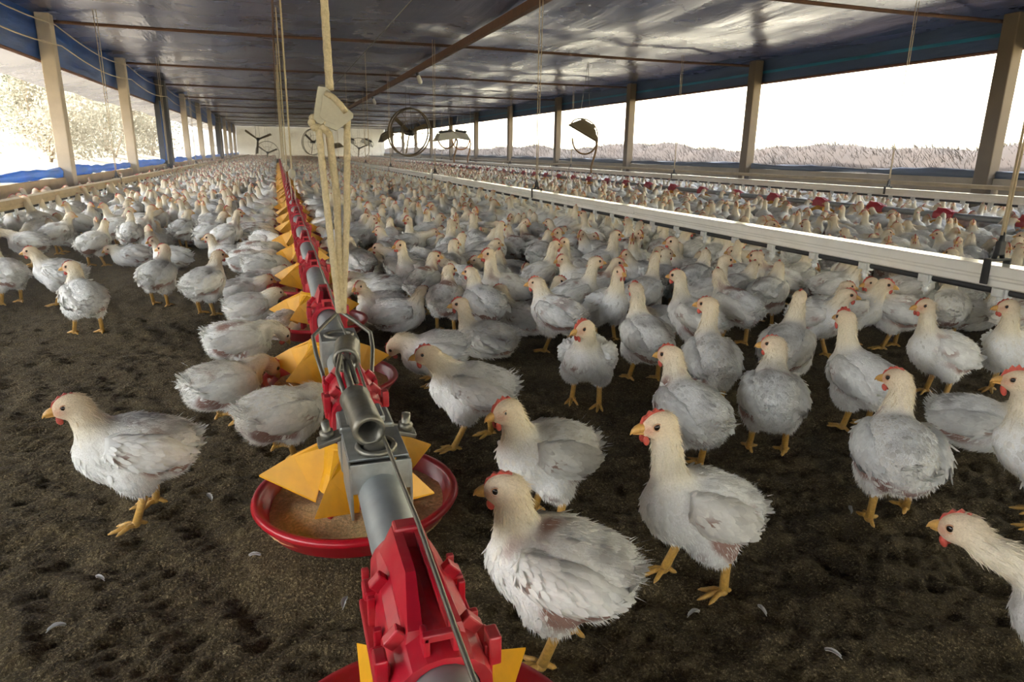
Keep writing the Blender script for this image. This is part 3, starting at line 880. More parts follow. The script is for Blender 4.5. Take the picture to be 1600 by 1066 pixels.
# sagging cords in front of the western curtain
for zc, dx, lab in ((2.30, .20, 'upper pale cord sagging along the bright blue curtain'), (2.04, .24, 'lower pale cord sagging along the bright blue curtain')):
    pts = []
    for k in range(len(POSTS) - 1):
        for u in np.linspace(0, 1, 9)[:-1]:
            pts.append((XL + dx - .08, POSTS[k] + BAY * u, zc - .10 * math.sin(PI * u)))
    MB().tube(pts, .008, 6).build('curtain_cord', M_CORD, WCURT)
# hanging blue flap beside the first big column
v, q = cloth(XL + .02, .42, 1.9, .02, POSTS[5] - .42, POSTS[5] - .19, 8, 20, 0, 5); v2 = v.copy(); v2[:, 0] += .01
tag(put('curtain_flap', raw_mesh('curtain_flap', np.concatenate([v, v2]), np.concatenate([q, q[:, ::-1] + len(v)]), [], M_CURT)), 'narrow blue curtain strip hanging beside a thick dark column', 'curtain')

# ------------------------------------------------------------------ outside
def m_land(name, c1, c2, c3):
    t = NT(name); o = t.obj()
    c = t.ramp(t.noise(.35, 7, .65, o), [(.3, c1), (.55, c2), (.75, c3)])
    return t.done(t.bsdf(c, .95, 0, t.bump(t.noise(2.5, 6, .7, o), .6, .2)))
M_HILL = m_land('dry_hillside', rgb(190, 180, 150), rgb(206, 198, 168), rgb(178, 160, 128))
def terrain(name, xs, ys, fn, mat):
    X, Y = np.meshgrid(xs, ys, indexing='ij'); Z = fn(X, Y)
    i = np.arange(X.size).reshape(X.shape); q = np.stack([i[:-1, :-1], i[1:, :-1], i[1:, 1:], i[:-1, 1:]], -1).reshape(-1, 4)
    return tag(put(name, raw_mesh(name, np.stack([X, Y, Z], -1).reshape(-1, 3), q, [], mat)), kind='structure')
def wob(X, Y, s, f): 
    r = np.random.RandomState(s); return sum(np.sin(X * r.uniform(.2, 1) * f + Y * r.uniform(-1, 1) * f + r.uniform(0, 6)) for _ in range(6)) / 6
def hillR(X, Y):
    d = X - XR
    return -.12 + np.clip(d - 1.5, 0, 1.5) * .50 + np.clip(d - 5.0, 0, 200) * .30 + np.clip(d - 1.0, 0, 6) / 6 * .22 * wob(X, Y, 2, 1.4)
def hillL(X, Y):
    d = XL - X
    return -.12 + (np.clip(d - 14, 0, 200) * .22 + np.clip(d - 4.5, 0, 200) * .16 * np.clip((Y - 17) / 12, 0, 1)) + np.clip(d - 2, 0, 8) / 8 * .2 * wob(X, Y, 4, .9)
terrain('hill_right', np.concatenate([np.linspace(XR + .15, XR + 10, 50), np.linspace(XR + 10.5, XR + 110, 60)]), np.linspace(-60, 190, 160), hillR, M_HILL)
M_SCRUB = m_land('scrub_slope', rgb(98, 91, 75), rgb(110, 101, 82), rgb(86, 81, 64))
terrain('hill_left', np.concatenate([np.linspace(XL - 110, XL - 10.5, 60), np.linspace(XL - 10, XL - .15, 40)]), np.linspace(-60, 190, 140), hillL, M_SCRUB)
terrain('ground_back', np.linspace(XL - 1, XR + 1, 8), np.linspace(-60, YB - .02, 20), lambda X, Y: 0 * X - .06, M_HILL)
terrain('ground_far', np.linspace(XL - 1, XR + 1, 8), np.linspace(YE + .1, 190, 20), lambda X, Y: 0 * X - .12, M_HILL)

# dry grass on the bank by the hillside opening (nobody could count it)
M_BANK = simple('dry_bank', rgb(42, 34, 27), .95, 0, .35, 1.6, .5)
def bankR(X, Y):
    d = X - XR
    return -.14 + 1.10 * np.exp(-((d - 3.0) / 1.15) ** 2) * (1 + .22 * wob(X * .3, Y, 12, 1.1) + .10 * wob(X, Y, 13, 3.0)) + .03 * wob(X, Y, 15, 7.0)
terrain('bank_right', np.linspace(XR + .5, XR + 5.4, 40), np.linspace(-6, 90, 420), bankR, M_BANK)
M_GRASS = simple('dry_grass', rgb(50, 40, 31), .9, 0, .45, 1.2)
rs_ = np.random.RandomState(21); n = 42000
gxp = XR + 2.7 + rs_.normal(0, .75, n); gyp = rs_.uniform(-2, 75, n)
hgt = rs_.uniform(.10, .26, n) * (.8 + .5 * wob(gxp, gyp, 9, 2.0))
Pg = np.stack([gxp, gyp, bankR(gxp, gyp) - .02], 1)
Dg = np.stack([rs_.normal(-.45, .45, n), rs_.normal(.25, .5, n), np.ones(n)], 1); Dg /= np.linalg.norm(Dg, axis=1)[:, None]
bv, bt, bc_ = blades(Pg, Dg, np.clip(hgt, .06, .3), np.full(n, .013), rs_, np.ones((n, 3)))
tag(put('dry_grass', raw_mesh('dry_grass', bv, [], bt, M_GRASS)), 'pale dry grass along the bank below the hillside', 'grass', kind='stuff')

# trees and scrub beyond the western openings
M_BARK = simple('bark_pale', rgb(150, 132, 108), .9, 0, .2, 6, .4)
def m_leaf(name, c):
    t = NT(name); o = t.obj(); nz = t.noise(1.2, 4, .6, o)
    cc = t.ramp(nz, [(.3, tuple(x * .75 for x in c)), (.7, tuple(min(1, x * 1.15) for x in c))])
    d = t.n('ShaderNodeBsdfDiffuse'); t.l(cc, d.inputs[0]); b = t.n('ShaderNodeBsdfTranslucent'); t.l(cc, b.inputs[0])
    mx = t.n('ShaderNodeMixShader'); mx.inputs[0].default_value = .5; t.l(d.outputs[0], mx.inputs[1]); t.l(b.outputs[0], mx.inputs[2])
    return t.done(mx.outputs[0])
M_LEAVES = [m_leaf('leaf_olive', rgb(126, 127, 108)), m_leaf('leaf_straw', rgb(142, 136, 118)), m_leaf('leaf_dusty', rgb(124, 125, 112))]
def tree(x, y, hgt, wid, kind, label, bare=False, seed=0):
    r = np.random.RandomState(seed); z0 = float(hillL(np.array([x]), np.array([y]))[0]) - .05
    root = empty('tree', (x, y, z0)); tag(root, label, 'tree', 'trees outside the western openings')
    m = MB(); tips = []
    for k in range(r.randint(3, 5)):
        a = r.uniform(0, 6.28); p = np.array([0, 0, 0.]); pts = [p.copy()]
        d = np.array([math.cos(a) * .35, math.sin(a) * .35, 1.0])
        for i in range(6):
            p = p + d * hgt * .14; d = d + r.normal(0, .16, 3); pts.append(p.copy())
            if i > 1:
                e = d + r.normal(0, .9, 3); e /= np.linalg.norm(e)
                bp = [p, p + e * hgt * .12, p + (e + r.normal(0, .25, 3)) * hgt * .25]
                m.tube(bp, [.018 * hgt / 3, .012 * hgt / 3, .004], 5); tips.append(bp[-1]); tips.append(bp[1])
        m.tube(pts, np.linspace(.045, .012, 7) * hgt / 3, 6); tips.append(pts[-1])
    m.build('trunk', M_BARK, root)
    n = 260 if bare else 5200
    tips = np.array(tips); c = tips[r.randint(0, len(tips), n)] + r.normal(0, 1, (n, 3)) * np.array([wid * .16, wid * .16, hgt * .09])
    c[:, 2] *= np.where(r.random(n) < .35, r.uniform(.1, 1, n), 1); c[:, 2] = np.clip(c[:, 2], .08, None)
    N = r.normal(size=(n, 3)); N /= np.linalg.norm(N, axis=1)[:, None]; T = np.cross(N, r.normal(size=(n, 3))); T /= np.linalg.norm(T, axis=1)[:, None]
    S = np.cross(N, T); L = r.uniform(.04, .10, (n, 1)) * hgt / 3
    v = np.stack([c - T * L, c + S * L * .45, c + T * L, c - S * L * .45], 1).reshape(-1, 3)
    put('crown', raw_mesh('crown', v, np.arange(n * 4).reshape(-1, 4), [], M_LEAVES[kind]), root)
r_ = random.Random(11)
TREES = [(-9.0, 20, 2.5, 3.0, 0, 'low olive shrub tree seen through the opening closest to the camera'), (-10.5, 26.5, 3.2, 3.2, 2, 'dusty tree just past the low olive shrub tree'),
         (-8.6, 32.5, 3.2, 3.0, 1, 'straw coloured scrub tree filling the opening between the two pale posts'), (-10.5, 39, 3.8, 3.4, 1, 'tall straw coloured thicket behind the scrub between the pale posts'),
         (-8.8, 45.5, 3.6, 3.2, 1, 'thin dry tree beside the narrow blue curtain strip'), (-10.5, 52, 4.2, 3.6, 0, 'wide olive crown seen past the thick dark column'),
         (-8.8, 58.5, 3.6, 3.2, 1, 'small dry tree seen between the distant pale posts'), (-11, 65, 4.6, 4, 2, 'big dusty crown near the distant end of the openings'),
         (-15, 22, 2.2, 4, 1, 'low straw bush on the slope under open white sky'), (-16, 32, 3.4, 4.2, 0, 'olive tree up the slope behind the straw coloured scrub'),
         (-16, 43, 4.4, 4.4, 1, 'dry crown up the slope behind the thicket'), (-15.5, 54, 4.6, 4.4, 0, 'olive crown up the slope past the thick dark column'), (-16.5, 66, 5.5, 5, 1, 'highest crown up the slope towards the shed end')]
for i, (x, y, h_, w_, k, lb) in enumerate(TREES): tree(x, y, h_, w_, k, lb, seed=40 + i)
# ------------------------------------------------------------------ feeding line
M_RED = simple('feeder_red_plastic', rgb(186, 22, 44), .38, 0, .12, 30, .05, rgb(196, 140, 122), .35)
M_PAN = simple('pan_red_plastic', rgb(176, 16, 34), .3, 0, .08, 20, .03, rgb(150, 90, 76), .25)
M_YEL = simple('feeder_yellow_plastic', rgb(222, 160, 0), .5, 0, .10, 26, .05, rgb(186, 146, 72), .3)
M_FEED = simple('feed_meal', rgb(228, 200, 142), .95, 0, .3, 160, .8, rgb(176, 142, 88), .5)
M_GALV = simple('galvanised_steel', rgb(172, 176, 172), .42, .75, .16, 45, .08, rgb(150, 142, 124), .5)
M_PIPE = simple('galvanised_pipe', rgb(158, 164, 164), .5, .55, .10, 30, .04, rgb(150, 142, 124), .35)
M_STEEL = simple('dull_steel', rgb(128, 126, 116), .45, .7, .2, 60, .1, rgb(120, 104, 80), .5)
M_ROPE = simple('rope_cotton', rgb(208, 192, 156), .95, 0, .14, 220, .6, rgb(150, 128, 92), .4)
M_PULLEY = simple('pulley_plastic', rgb(192, 186, 164), .6, 0, .10, 40, .1, rgb(150, 134, 104), .45)
M_WHITEPVC = simple('drinker_profile', rgb(247, 246, 240), .2, 0, .03, 12, .02, rgb(206, 196, 172), .3)
M_DARK = simple('dark_rubber', rgb(34, 34, 36), .6, 0, .15, 40)
M_NIP = simple('nipple_plastic', rgb(214, 216, 214), .35, .1, .08, 60)
FX, FZ, FY, FSP, NF = .105, .29, 1.265, .745, 42
fy = [.585] + [FY + FSP * k for k in range(0, NF)]
tag(MB().tube(np.stack([np.full(60, FX), np.linspace(-1.2, FY + FSP * NF, 60), FZ + .004 * np.sin(np.linspace(0, 60, 60))], 1), .0325, 20).build('feed_pipe', M_PIPE),
    'long grey steel auger pipe running down the middle of the red feeders', 'pipe')
wp = [(FX + .012, -.6, .349), (FX + .012, .30, .349)]
for y in fy:
    for d, z in ((-.09, .352), (.07, .3605), (FSP * .5, .349)): wp.append((FX + .012, y + d, z))
tag(MB().tube(wp, .0028, 6).build('anti_roost_wire', M_STEEL), 'thin steel wire running over the ridges of the red feeder caps', 'wire')

def cap_mesh(fine):
    """red saddle over the pipe: arched shell, raised slotted ridge, side lugs and ribs"""
    m = MB()
    # arched shell: sections along y, open below
    secs = [(-.105, .046, .040), (-.085, .047, .043), (-.03, .047, .047), (.03, .045, .049), (.085, .041, .045), (.105, .039, .041)]
    n = 13; ang = np.linspace(-.32, PI + .32, n)
    out, inn = [], []
    for (y, r, h_) in secs:
        out.append(np.stack([r * np.cos(ang), np.full(n, y), h_ * np.sin(ang) + np.where(np.sin(ang) < 0, -.02, 0)], 1))
        inn.append(np.stack([(.034) * np.cos(ang), np.full(n, y), .034 * np.sin(ang) + np.where(np.sin(ang) < 0, -.02, 0)], 1))
    v = np.concatenate(out + inn); S = len(secs); f = []
    for i in range(S - 1):
        for j in range(n - 1):
            a = i * n + j; b = a + S * n
            f.append((a, a + 1, a + n + 1, a + n)); f.append((b, b + n, b + n + 1, b + 1))
    for i in (0, S - 1):
        for j in range(n - 1):
            a = i * n + j; b = a + S * n
            f.append((a, b, b + 1, a + 1) if i == 0 else (a, a + 1, b + 1, b))
    for i in range(S - 1):
        for j in (0, n - 1):
            a = i * n + j; b = a + S * n
            f.append((a, a + n, b + n, b))
    m.add(v, f, smooth=False)
    # raised ridge: two leaning cheeks with a slot between and a block at the far end
    for s in (-1, 1):
        for x0, x1, zt in ((.012, .006, .066),):
            q = np.array([[s * (x0 + .017), -.075, .030], [s * (x0 + .017), .090, .030], [s * (x1 + .010), .080, zt], [s * (x1 + .010), -.010, zt], [s * (x0 + .013), -.070, .046],
                          [s * x0, -.075, .030], [s * x0, .090, .030], [s * x1, .080, zt], [s * x1, -.010, zt], [s * (x0 - .001), -.070, .046]])
            m.add(q, [(0, 1, 2, 3, 4), (9, 8, 7, 6, 5), (0, 5, 6, 1), (1, 6, 7, 2), (2, 7, 8, 3), (3, 8, 9, 4), (4, 9, 5, 0)], smooth=False)
    m.box((0, .075, .056), (.030, .022, .028), bevel=.003)
    if fine:
        for s in (-1, 1):
            for y in (-.080, -.030, .020, .070): m.box((s * .047, y, -.006), (.008, .007, .062), bevel=.0015)
            m.box((s * .050, -.055, .008), (.014, .030, .014), bevel=.003); m.box((s * .046, .045, .016), (.014, .026, .012), bevel=.003)
        for s in (-1, 1):
            m.box((s * .013, -.088, .048), (.006, .020, .020), bevel=.0015); m.box((s * .034, -.060, .034), (.020, .012, .018), rot=roty(s * .8), bevel=.002)
            m.box((s * .036, .030, .032), (.018, .012, .018), rot=roty(s * .8), bevel=.002); m.box((s * .0505, .005, -.012), (.010, .120, .010), bevel=.002)
            m.box((s * .0515, -.080, .022), (.012, .020, .030), bevel=.002)
        m.box((0, -.094, .056), (.034, .008, .008), bevel=.0015)
    return m
def fin_mesh(n=5):
    """yellow grill: a cone collar with tent-shaped pointed fins"""
    m = MB()
    m.lathe([(.050, .212), (.058, .205), (.066, .150), (.078, .115), (.074, .115), (.060, .150), (.050, .20)], seg=24, smooth=False)
    T = .0035
    for k in range(n):
        a = 2 * PI * k / n
        top = np.array([.052, 0, .207]); tip = np.array([.186, 0, .136]); mid = np.array([.122, 0, .174])
        hw = .46
        l = np.array([.070 * math.cos(hw) + .014, -.072 * math.sin(hw) - .004, .092]); r = l * np.array([1, -1, 1])
        tl = np.array([.050 * math.cos(hw), -.050 * math.sin(hw), .205]); trr = tl * np.array([1, -1, 1])
        v = np.array([top, mid, tip, l, r, tl, trr]); lo = v - np.array([0, 0, T])
        V = np.concatenate([v, lo]) @ rotz(a).T
        f = [(5, 3, 1, 0), (3, 2, 1), (0, 1, 4, 6), (1, 2, 4)]
        f2 = [tuple(i + 7 for i in q[::-1]) for q in f]
        e = [(3, 10, 9, 2), (2, 9, 11, 4)]
        m.add(V, f + f2 + e, smooth=False)
    return m
def pan_mesh():
    R_ = .195
    m = MB()
    m.lathe([(0, .040), (.150, .040), (.174, .050), (R_ - .008, .080), (R_ + .003, .083), (R_ + .007, .090), (R_ + .003, .098), (R_ - .006, .098), (R_ - .011, .090), (.168, .058), (.145, .047), (0, .047)], seg=56)
    return m
def feed_mesh():
    m = MB(); r = np.random.RandomState(4)
    V = [[0, 0, .086]]; seg = 40; rad = [.05, .09, .125, .155, .180]
    for q in rad:
        a = np.arange(seg) * 2 * PI / seg
        V += np.stack([q * np.cos(a), q * np.sin(a), .068 + .016 * math.exp(-(q / .06) ** 2) + .006 * np.sin(3 * a + q * 40) + r.normal(0, .0016, seg) - (.006 if q > .16 else 0)], 1).tolist()
    f = [(0, 1 + j, 1 + (j + 1) % seg) for j in range(seg)]
    for i in range(len(rad) - 1):
        for j in range(seg):
            a, b = 1 + i * seg + j, 1 + i * seg + (j + 1) % seg
            f.append((a, a + seg, b + seg, b))
    return m.add(V, f)
FM = dict(cap=cap_mesh(True).mesh('cap', M_RED), capf=cap_mesh(False).mesh('cap', M_RED), fins=fin_mesh().mesh('grill', M_YEL), pan=pan_mesh().mesh('pan', M_PAN), feed=feed_mesh().mesh('feed', M_FEED))
mt = MB().lathe([(.036, .272), (.040, .268), (.043, .205), (.039, .200), (.036, .2)], seg=20)
for k in range(4):
    a = k * PI / 2 + .3; mt.box((.044 * math.cos(a), .044 * math.sin(a), .235), (.008, .006, .055), rot=rotz(a))
FM['tube'] = mt.mesh('drop_tube', M_RED)
mc = MB()
for k in range(4):
    a = k * PI / 2 + .78; mc.box((.075 * math.cos(a), .075 * math.sin(a), .086), (.022, .012, .080), rot=rotz(a), bevel=.002)
mc.lathe([(.0, .116), (.04, .112), (.05, .06), (.05, .046)], seg=16)
FM['post'] = mc.mesh('pan_support', M_PAN)
def feeder(y, x=FX, z=FZ, fine=True, rz=0.0):
    r = empty('pan_feeder', (x, y, 0), 0)
    c = put('cap', FM['cap' if fine else 'capf'], r, (0, 0, z))
    put('drop_tube', FM['tube'], r); g = put('grill', FM['fins'], r, rz=rz); put('pan', FM['pan'], r)
    if fine: put('feed', FM['feed'], r); put('pan_support', FM['post'], r)
    return r
ORD = ['second', 'third', 'fourth', 'fifth', 'sixth', 'seventh', 'eighth', 'ninth', 'tenth', 'eleventh', 'twelfth']
for k, y in enumerate(fy):
    o = feeder(y, fine=k < 9, rz=[.60, .45, .2, .35, .1][k % 5])
    g = 'red and yellow pan feeders along the grey pipe'
    if k == 0: tag(o, 'pan feeder whose red saddle cap fills the bottom edge, its pan cut off', 'feeder', g)
    elif k == 1: tag(o, 'fully visible red pan feeder with yellow fins under the galvanised hanger bracket', 'feeder', g)
    elif k < 12: tag(o, ORD[k - 2] + ' red and yellow pan feeder beyond the one under the galvanised hanger bracket', 'feeder', g)
    else: tag(o, 'distant red and yellow pan feeder far down the grey pipe', 'feeder', 'distant pan feeders of the grey pipe')
# second line beyond the middle drinker line
F2X = 5.95
tag(MB().tube(np.stack([np.full(40, F2X), np.linspace(-2, 48, 40), np.full(40, .238)], 1), .03, 12).build('feed_pipe', M_PIPE), 'second auger pipe low among the birds between the two white drinker lines', 'pipe')
for k in range(36):
    y = 3.25 + .8 * k + rnd.uniform(-.02, .02)
    tag(feeder(y, F2X, .238, False, k * .4), 'red feeder cap showing among the birds between the two white drinker lines', 'feeder', 'pan feeders of the second line')

# ------------------------------------------------------------------ hanger bracket, rope and pulley above the full feeder
def hexbox(m, c, s, rot=None): m.box(c, s, rot=rot, bevel=.002)
hb = empty('hanger_bracket', (FX, .925, FZ)); tag(hb, 'galvanised hanger bracket clamped on the pipe above the fully visible feeder', 'bracket')
m = MB()                                                      # folded channel saddle on the pipe
for s in (-1, 1): m.box((s * .041, 0, .004), (.004, .125, .078), bevel=.0012)
m.box((0, -.060, .026), (.084, .004, .044), bevel=.001)
m.box((0, .010, .045), (.084, .105, .004), bevel=.001)
m.build('saddle', M_GALV, hb)
m = MB(); a = np.linspace(0, 2 * PI, 17); m.tube(np.stack([.026 * np.cos(a), -.012 + .030 * np.sin(a), np.full(17, .051)], 1), .0045, 6, cap=False)
m.lathe([(0, .056), (.016, .055), (.020, .048)], c=(0, -.012, 0), seg=14); m.build('eye_ring', M_STEEL, hb)
m = MB(); m.box((0, .135, .0), (.086, .075, .080), bevel=.004); m.box((0, .135, .044), (.060, .060, .012), bevel=.003); m.build('clamp', M_GALV, hb)
for s in (-1, 1):
    m = MB(); m.box((s * .058, .105, .020), (.040, .034, .008), rot=roty(s * .3), bevel=.002); m.tube([(s * .060, .105, .012), (s * .064, .105, .050)], .0075, 6)
    m.tube([(s * .061, .105, .022), (s * .063, .105, .034)], .012, 6); m.build('wing_bolt', M_STEEL, hb)
def sleeve(m, a, b, r):
    a, b = np.array(a), np.array(b); d = b - a; L = np.linalg.norm(d); d /= L
    z = d; x = np.cross([0, 1, 0.3], z); x /= np.linalg.norm(x); y = np.cross(z, x); R_ = np.stack([x, y, z], 1)
    m.lathe([(r * .72, 0), (r, 0), (r * 1.04, L * .1), (r, L * .2), (r, L * .85), (r * 1.06, L), (r * .74, L), (r * .70, L * .5)], c=a, seg=18, rot=R_, close=True)
m = MB(); sleeve(m, (-.008, -.012, .074), (-.016, .100, .084), .023); m.build('sleeve', M_STEEL, hb)
m = MB(); sleeve(m, (-.014, .270, .096), (-.004, .350, .100), .023); m.build('sleeve', M_STEEL, hb)
m = MB()
m.tube([(-.014, .04, .076), (-.018, .10, .090), (-.020, .17, .098), (-.016, .25, .100), (-.010, .30, .098)], .0065, 8)
m.tube([(-.030, .12, .084), (-.036, .18, .104), (-.024, .26, .110), (-.010, .24, .104), (-.008, .15, .094)], .0042, 6); m.build('link', M_STEEL, hb)
m = MB(); m.box((-.004, .135, .058), (.030, .040, .026), bevel=.003); m.ball((-.010, .150, .077), .009, 8, 6); m.build('toggle', M_STEEL, hb)
b2 = empty('hanger_clamp', (FX, 1.43, FZ)); tag(b2, 'galvanised box clamp with a wire bail where the pale ropes meet the pipe', 'bracket')
m = MB()
for s in (-1, 1): m.box((s * .040, .13, .010), (.004, .11, .075), bevel=.0012)
m.box((0, .076, .018), (.082, .004, .058), bevel=.001); m.box((0, .13, .048), (.082, .11, .004), bevel=.001); m.build('saddle', M_GALV, b2)
m = MB(); a = np.linspace(0, 2 * PI, 17); m.tube(np.stack([.03 * np.cos(a), .12 + .028 * np.sin(a), np.full(17, .052)], 1), .005, 6, cap=False); m.build('eye_ring', M_STEEL, b2)
m = MB()
m.tube([(-.042, -.11, -.02), (-.046, -.09, .01), (-.058, -.03, .055), (-.060, .02, .078), (-.030, .035, .102), (-.008, .055, .116), (0, .06, .119), (.008, .055, .116), (.030, .035, .102), (.060, .02, .078), (.058, -.03, .055), (.046, -.09, .01), (.042, -.11, -.02)], .0045, 8)
m.build('bail', M_STEEL, b2)
PZ, PY = .83, 1.42
pu = empty('pulley_block', (FX, PY, PZ)); tag(pu, 'pale plastic pulley block hanging on a thick cotton rope', 'pulley')
poly = [(-.022, .035), (-.008, .034), (.040, -.012), (.040, -.020), (.008, -.044), (-.028, -.030), (-.034, -.022)]
m = MB(); m.prism(poly, .007, M=Matrix.Translation((0, -.011, 0))); m.prism(poly, .007, M=Matrix.Translation((0, .011, 0))); m.build('cheek', M_PULLEY, pu)
m = MB(); m.prism([(x * .72 + .002, z * .72 - .002) for x, z in poly], .003, M=Matrix.Translation((0, -.0155, 0))); m.build('cheek_rib', M_PULLEY, pu)
m = MB(); m.tube([(-.010, -.016, .024), (.004, -.019, .016), (.018, -.019, .002), (.026, -.016, -.010)], .0058, 8); m.build('sheave_rope', M_ROPE, pu)
m = MB()
for k in range(9):
    a = k * .8; m.ball((-.026 + .012 * math.cos(a), -.008 + .008 * math.sin(a * 1.3), -.030 + .012 * math.sin(a)), .0075, 8, 6)
m.build('knot', M_ROPE, pu)
def rope(pts, r, seg=8, amp=.08):
    pts = np.array(pts, float); n = max(8, int(np.linalg.norm(np.diff(pts, axis=0), axis=1).sum() / max(r * 1.6, .012)))
    t = np.linspace(0, 1, n); d = np.concatenate([[0], np.cumsum(np.linalg.norm(np.diff(pts, axis=0), axis=1))]); d /= d[-1]
    P_ = np.stack([np.interp(t, d, pts[:, i]) for i in range(3)], 1)
    return MB().tube(P_, r * (1 + amp * np.sin(np.arange(n) * 2.4)), seg)
tag(rope([(FX, PY, PZ + .03), (FX - .006, PY, 1.5), (FX + .004, PY, ZC - .02)], .0075).build('hanging_rope', M_ROPE), 'thick cotton rope holding the pulley block from the ceiling', 'rope')
tag(rope([(FX - .026, PY - .01, PZ - .032), (FX - .020, PY, .68), (FX - .003, 1.46, .415)], .0066).build('fall_rope', M_ROPE), 'pale rope strand below the pulley block, outer strand tied at its knot', 'rope')
tag(rope([(FX - .022, PY - .012, PZ - .034), (FX - .006, PY, .78), (FX + .004, PY + .02, .66), (FX + .002, 1.47, .42)], .0072).build('fall_rope', M_ROPE), 'pale rope strand below the pulley block, middle strand curving down from the knot', 'rope')
tag(rope([(FX + .030, PY, PZ - .018), (FX + .022, 1.44, .62), (FX + .007, 1.475, .41)], .0066).build('fall_rope', M_ROPE), 'pale rope strand leaving the pulley block at its far corner from the knot', 'rope')
# cable along the ceiling above the line and the ropes of the next hangers
tag(MB().tube(np.stack([np.full(80, FX - .03), np.linspace(YB + .2, YE - .2, 80), ZC - .05 - .01 * np.sin(np.linspace(0, 40, 80))], 1), .014, 6).build('winch_cable', M_RUST), 'rusty winch cable under the ceiling above the feeding line', 'cable')
for k, (y, zk) in enumerate(((6.0, .56), (9.2, .52), (12.2, .5), (15.2, .5), (18.3, .5))):
    o = rope([(FX, y, zk), (FX + .004, y, ZC - .04)], .008 if k < 2 else .010, 6).build('hanging_rope', M_ROPE)
    tag(o, ['pale rope from the ceiling to the feeding line, first beyond the pulley block', 'pale rope from the ceiling to the feeding line, second beyond the pulley block', 'pale rope far down the feeding line, third beyond the pulley block',
            'pale rope far down the feeding line, fourth beyond the pulley block', 'pale rope far down the feeding line, fifth beyond the pulley block'][k], 'rope')
    m = MB(); m.ball((0, 0, 0), (.03, .016, .04), 8, 6); m.tube([(-.02, 0, 0), (-.012, 0, FZ + .035 - zk)], .004, 5); m.tube([(.02, 0, 0), (.012, 0, FZ + .035 - zk)], .004, 5)
    tag(m.build('pulley_block', M_PULLEY, loc=(FX, y, zk)), ['first', 'second', 'third', 'fourth', 'fifth'][k] + ' small pale pulley along the feeding line beyond the big pulley block', 'pulley')

# ------------------------------------------------------------------ drinker lines
def extrude_y(poly, y0, y1, mat=0):
    n = len(poly); v = [(x, y0, z) for x, z in poly] + [(x, y1, z) for x, z in poly]
    f = [tuple(range(n - 1, -1, -1)), tuple(range(n, 2 * n))] + [(i, (i + 1) % n, (i + 1) % n + n, i + n) for i in range(n)]
    return MB().add(v, f, mat, smooth=False)
PROF = [(-.044, .395), (-.044, .366), (-.036, .360), (-.036, .353), (-.030, .347), (-.030, .328), (-.020, .322), (.020, .322), (.030, .328), (.030, .347), (.036, .353), (.036, .360), (.044, .366), (.044, .395), (.040, .400), (-.040, .400)]
nip = MB()
nip.box((0, 0, .309), (.034, .030, .022), bevel=.003); nip.box((0, .018, .311), (.022, .007, .030), bevel=.002); nip.box((0, -.018, .311), (.022, .007, .030), bevel=.002)
nip.lathe([(.009, .300), (.010, .291), (.007, .286), (.007, .281), (.009, .279), (.009, .270), (.003, .266), (.0025, .258), (0, .258)], seg=10)
nip.box((.0, 0, .286), (.028, .009, .006), bevel=.0015)
nip.v = [(q - np.array([0, 0, .318])) * np.array([1.35, 1.35, 1.30]) + np.array([0, 0, .318]) for q in nip.v]
NIPM = nip.mesh('nipple_drinker', M_NIP)
cl = MB(); cl.box((-.047, 0, .375), (.008, .026, .085), bevel=.002); cl.box((.047, 0, .375), (.008, .026, .085), bevel=.002); cl.box((0, 0, .416), (.10, .026, .008), bevel=.002)
cl.tube([(-.020, 0, .418), (-.006, 0, .47), (0, 0, .505), (.006, 0, .47), (.020, 0, .418)], .008, 8); cl.box((0, 0, .455), (.03, .02, .05), bevel=.004)
CLM = cl.mesh('hanger_clip', M_DARK)
def drinker(x, y0, y1, dz, hang, nmax, label, hl, white=M_WHITEPVC, ny=1.652):
    r = empty('drinker_line', (x, 0, dz)); tag(r, label, 'drinker line')
    extrude_y(PROF, y0, y1).build('profile', white, r)
    MB().tube([(0, y0, .310), (0, y1, .310)], .012, 10).build('water_pipe', M_DARK, r)
    k = 0; y = ny + math.ceil((y0 - ny) / .297) * .297
    while k < nmax and y < y1: put('nipple_drinker', NIPM, r, (0, y, 0)); y += .297; k += 1
    for yj in np.arange(4.35, y1, 6.0):
        m = MB(); m.box((0, 0, .378), (.098, .24, .050), bevel=.004); m.box((0, .04, .31), (.036, .05, .03), bevel=.004)
        m.build('joint_sleeve', white, r, (0, float(yj), 0))
    for i, yh in enumerate(hang):
        c = put('hanger_clip', CLM, r, (0, yh, 0))
        MB().tube([(-.006, yh, .50), (-.012, yh, ZC - .03 - dz)], .0048, 5).tube([(.006, yh, .50), (.022, yh, ZC - .03 - dz)], .0042, 5).build('hanging_cord', M_CORD, r)
    return r
HY = [1.69 + 4.58 * k for k in range(12)]
drinker(2.35, -3.5, 50, 0, HY, 90, 'long white drinker line with clear nipples, closer of two white lines beyond the feeders', 'one of the thin pale cords holding the closer white drinker line')
drinker(6.6, -3, 54, .02, [y - .1 for y in HY], 90, 'white drinker line with red feeder caps showing under it, below the hillside openings', 'one of the thin pale cords holding the drinker line below the hillside openings')
M_DUSTY = simple('drinker_profile_dusty', rgb(178, 158, 122), .7, 0, .12, 10, .05, rgb(122, 98, 68), .5)
drinker(-2.0, 3.0, 56, -.055, [5.5, 10.25, 15, 19.8, 24.6, 29.4, 34.2], 60, 'dusty tan drinker line in front of the kerb wall facing the trees', 'one of the thin pale cords holding the dusty tan drinker line', M_DUSTY)
r = MB().tube([(8.05, -3, .43), (8.05, 56, .43)], .028, 10)
r = r.build('water_pipe', M_DUSTY)
for k in range(12): MB().box((8.05, 1.2 + 4.78 * k, .20), (.03, .03, .42)).build('stake', M_DUSTY, r)
tag(r, 'plain pale pipe running along the kerb wall below the hillside', 'pipe')
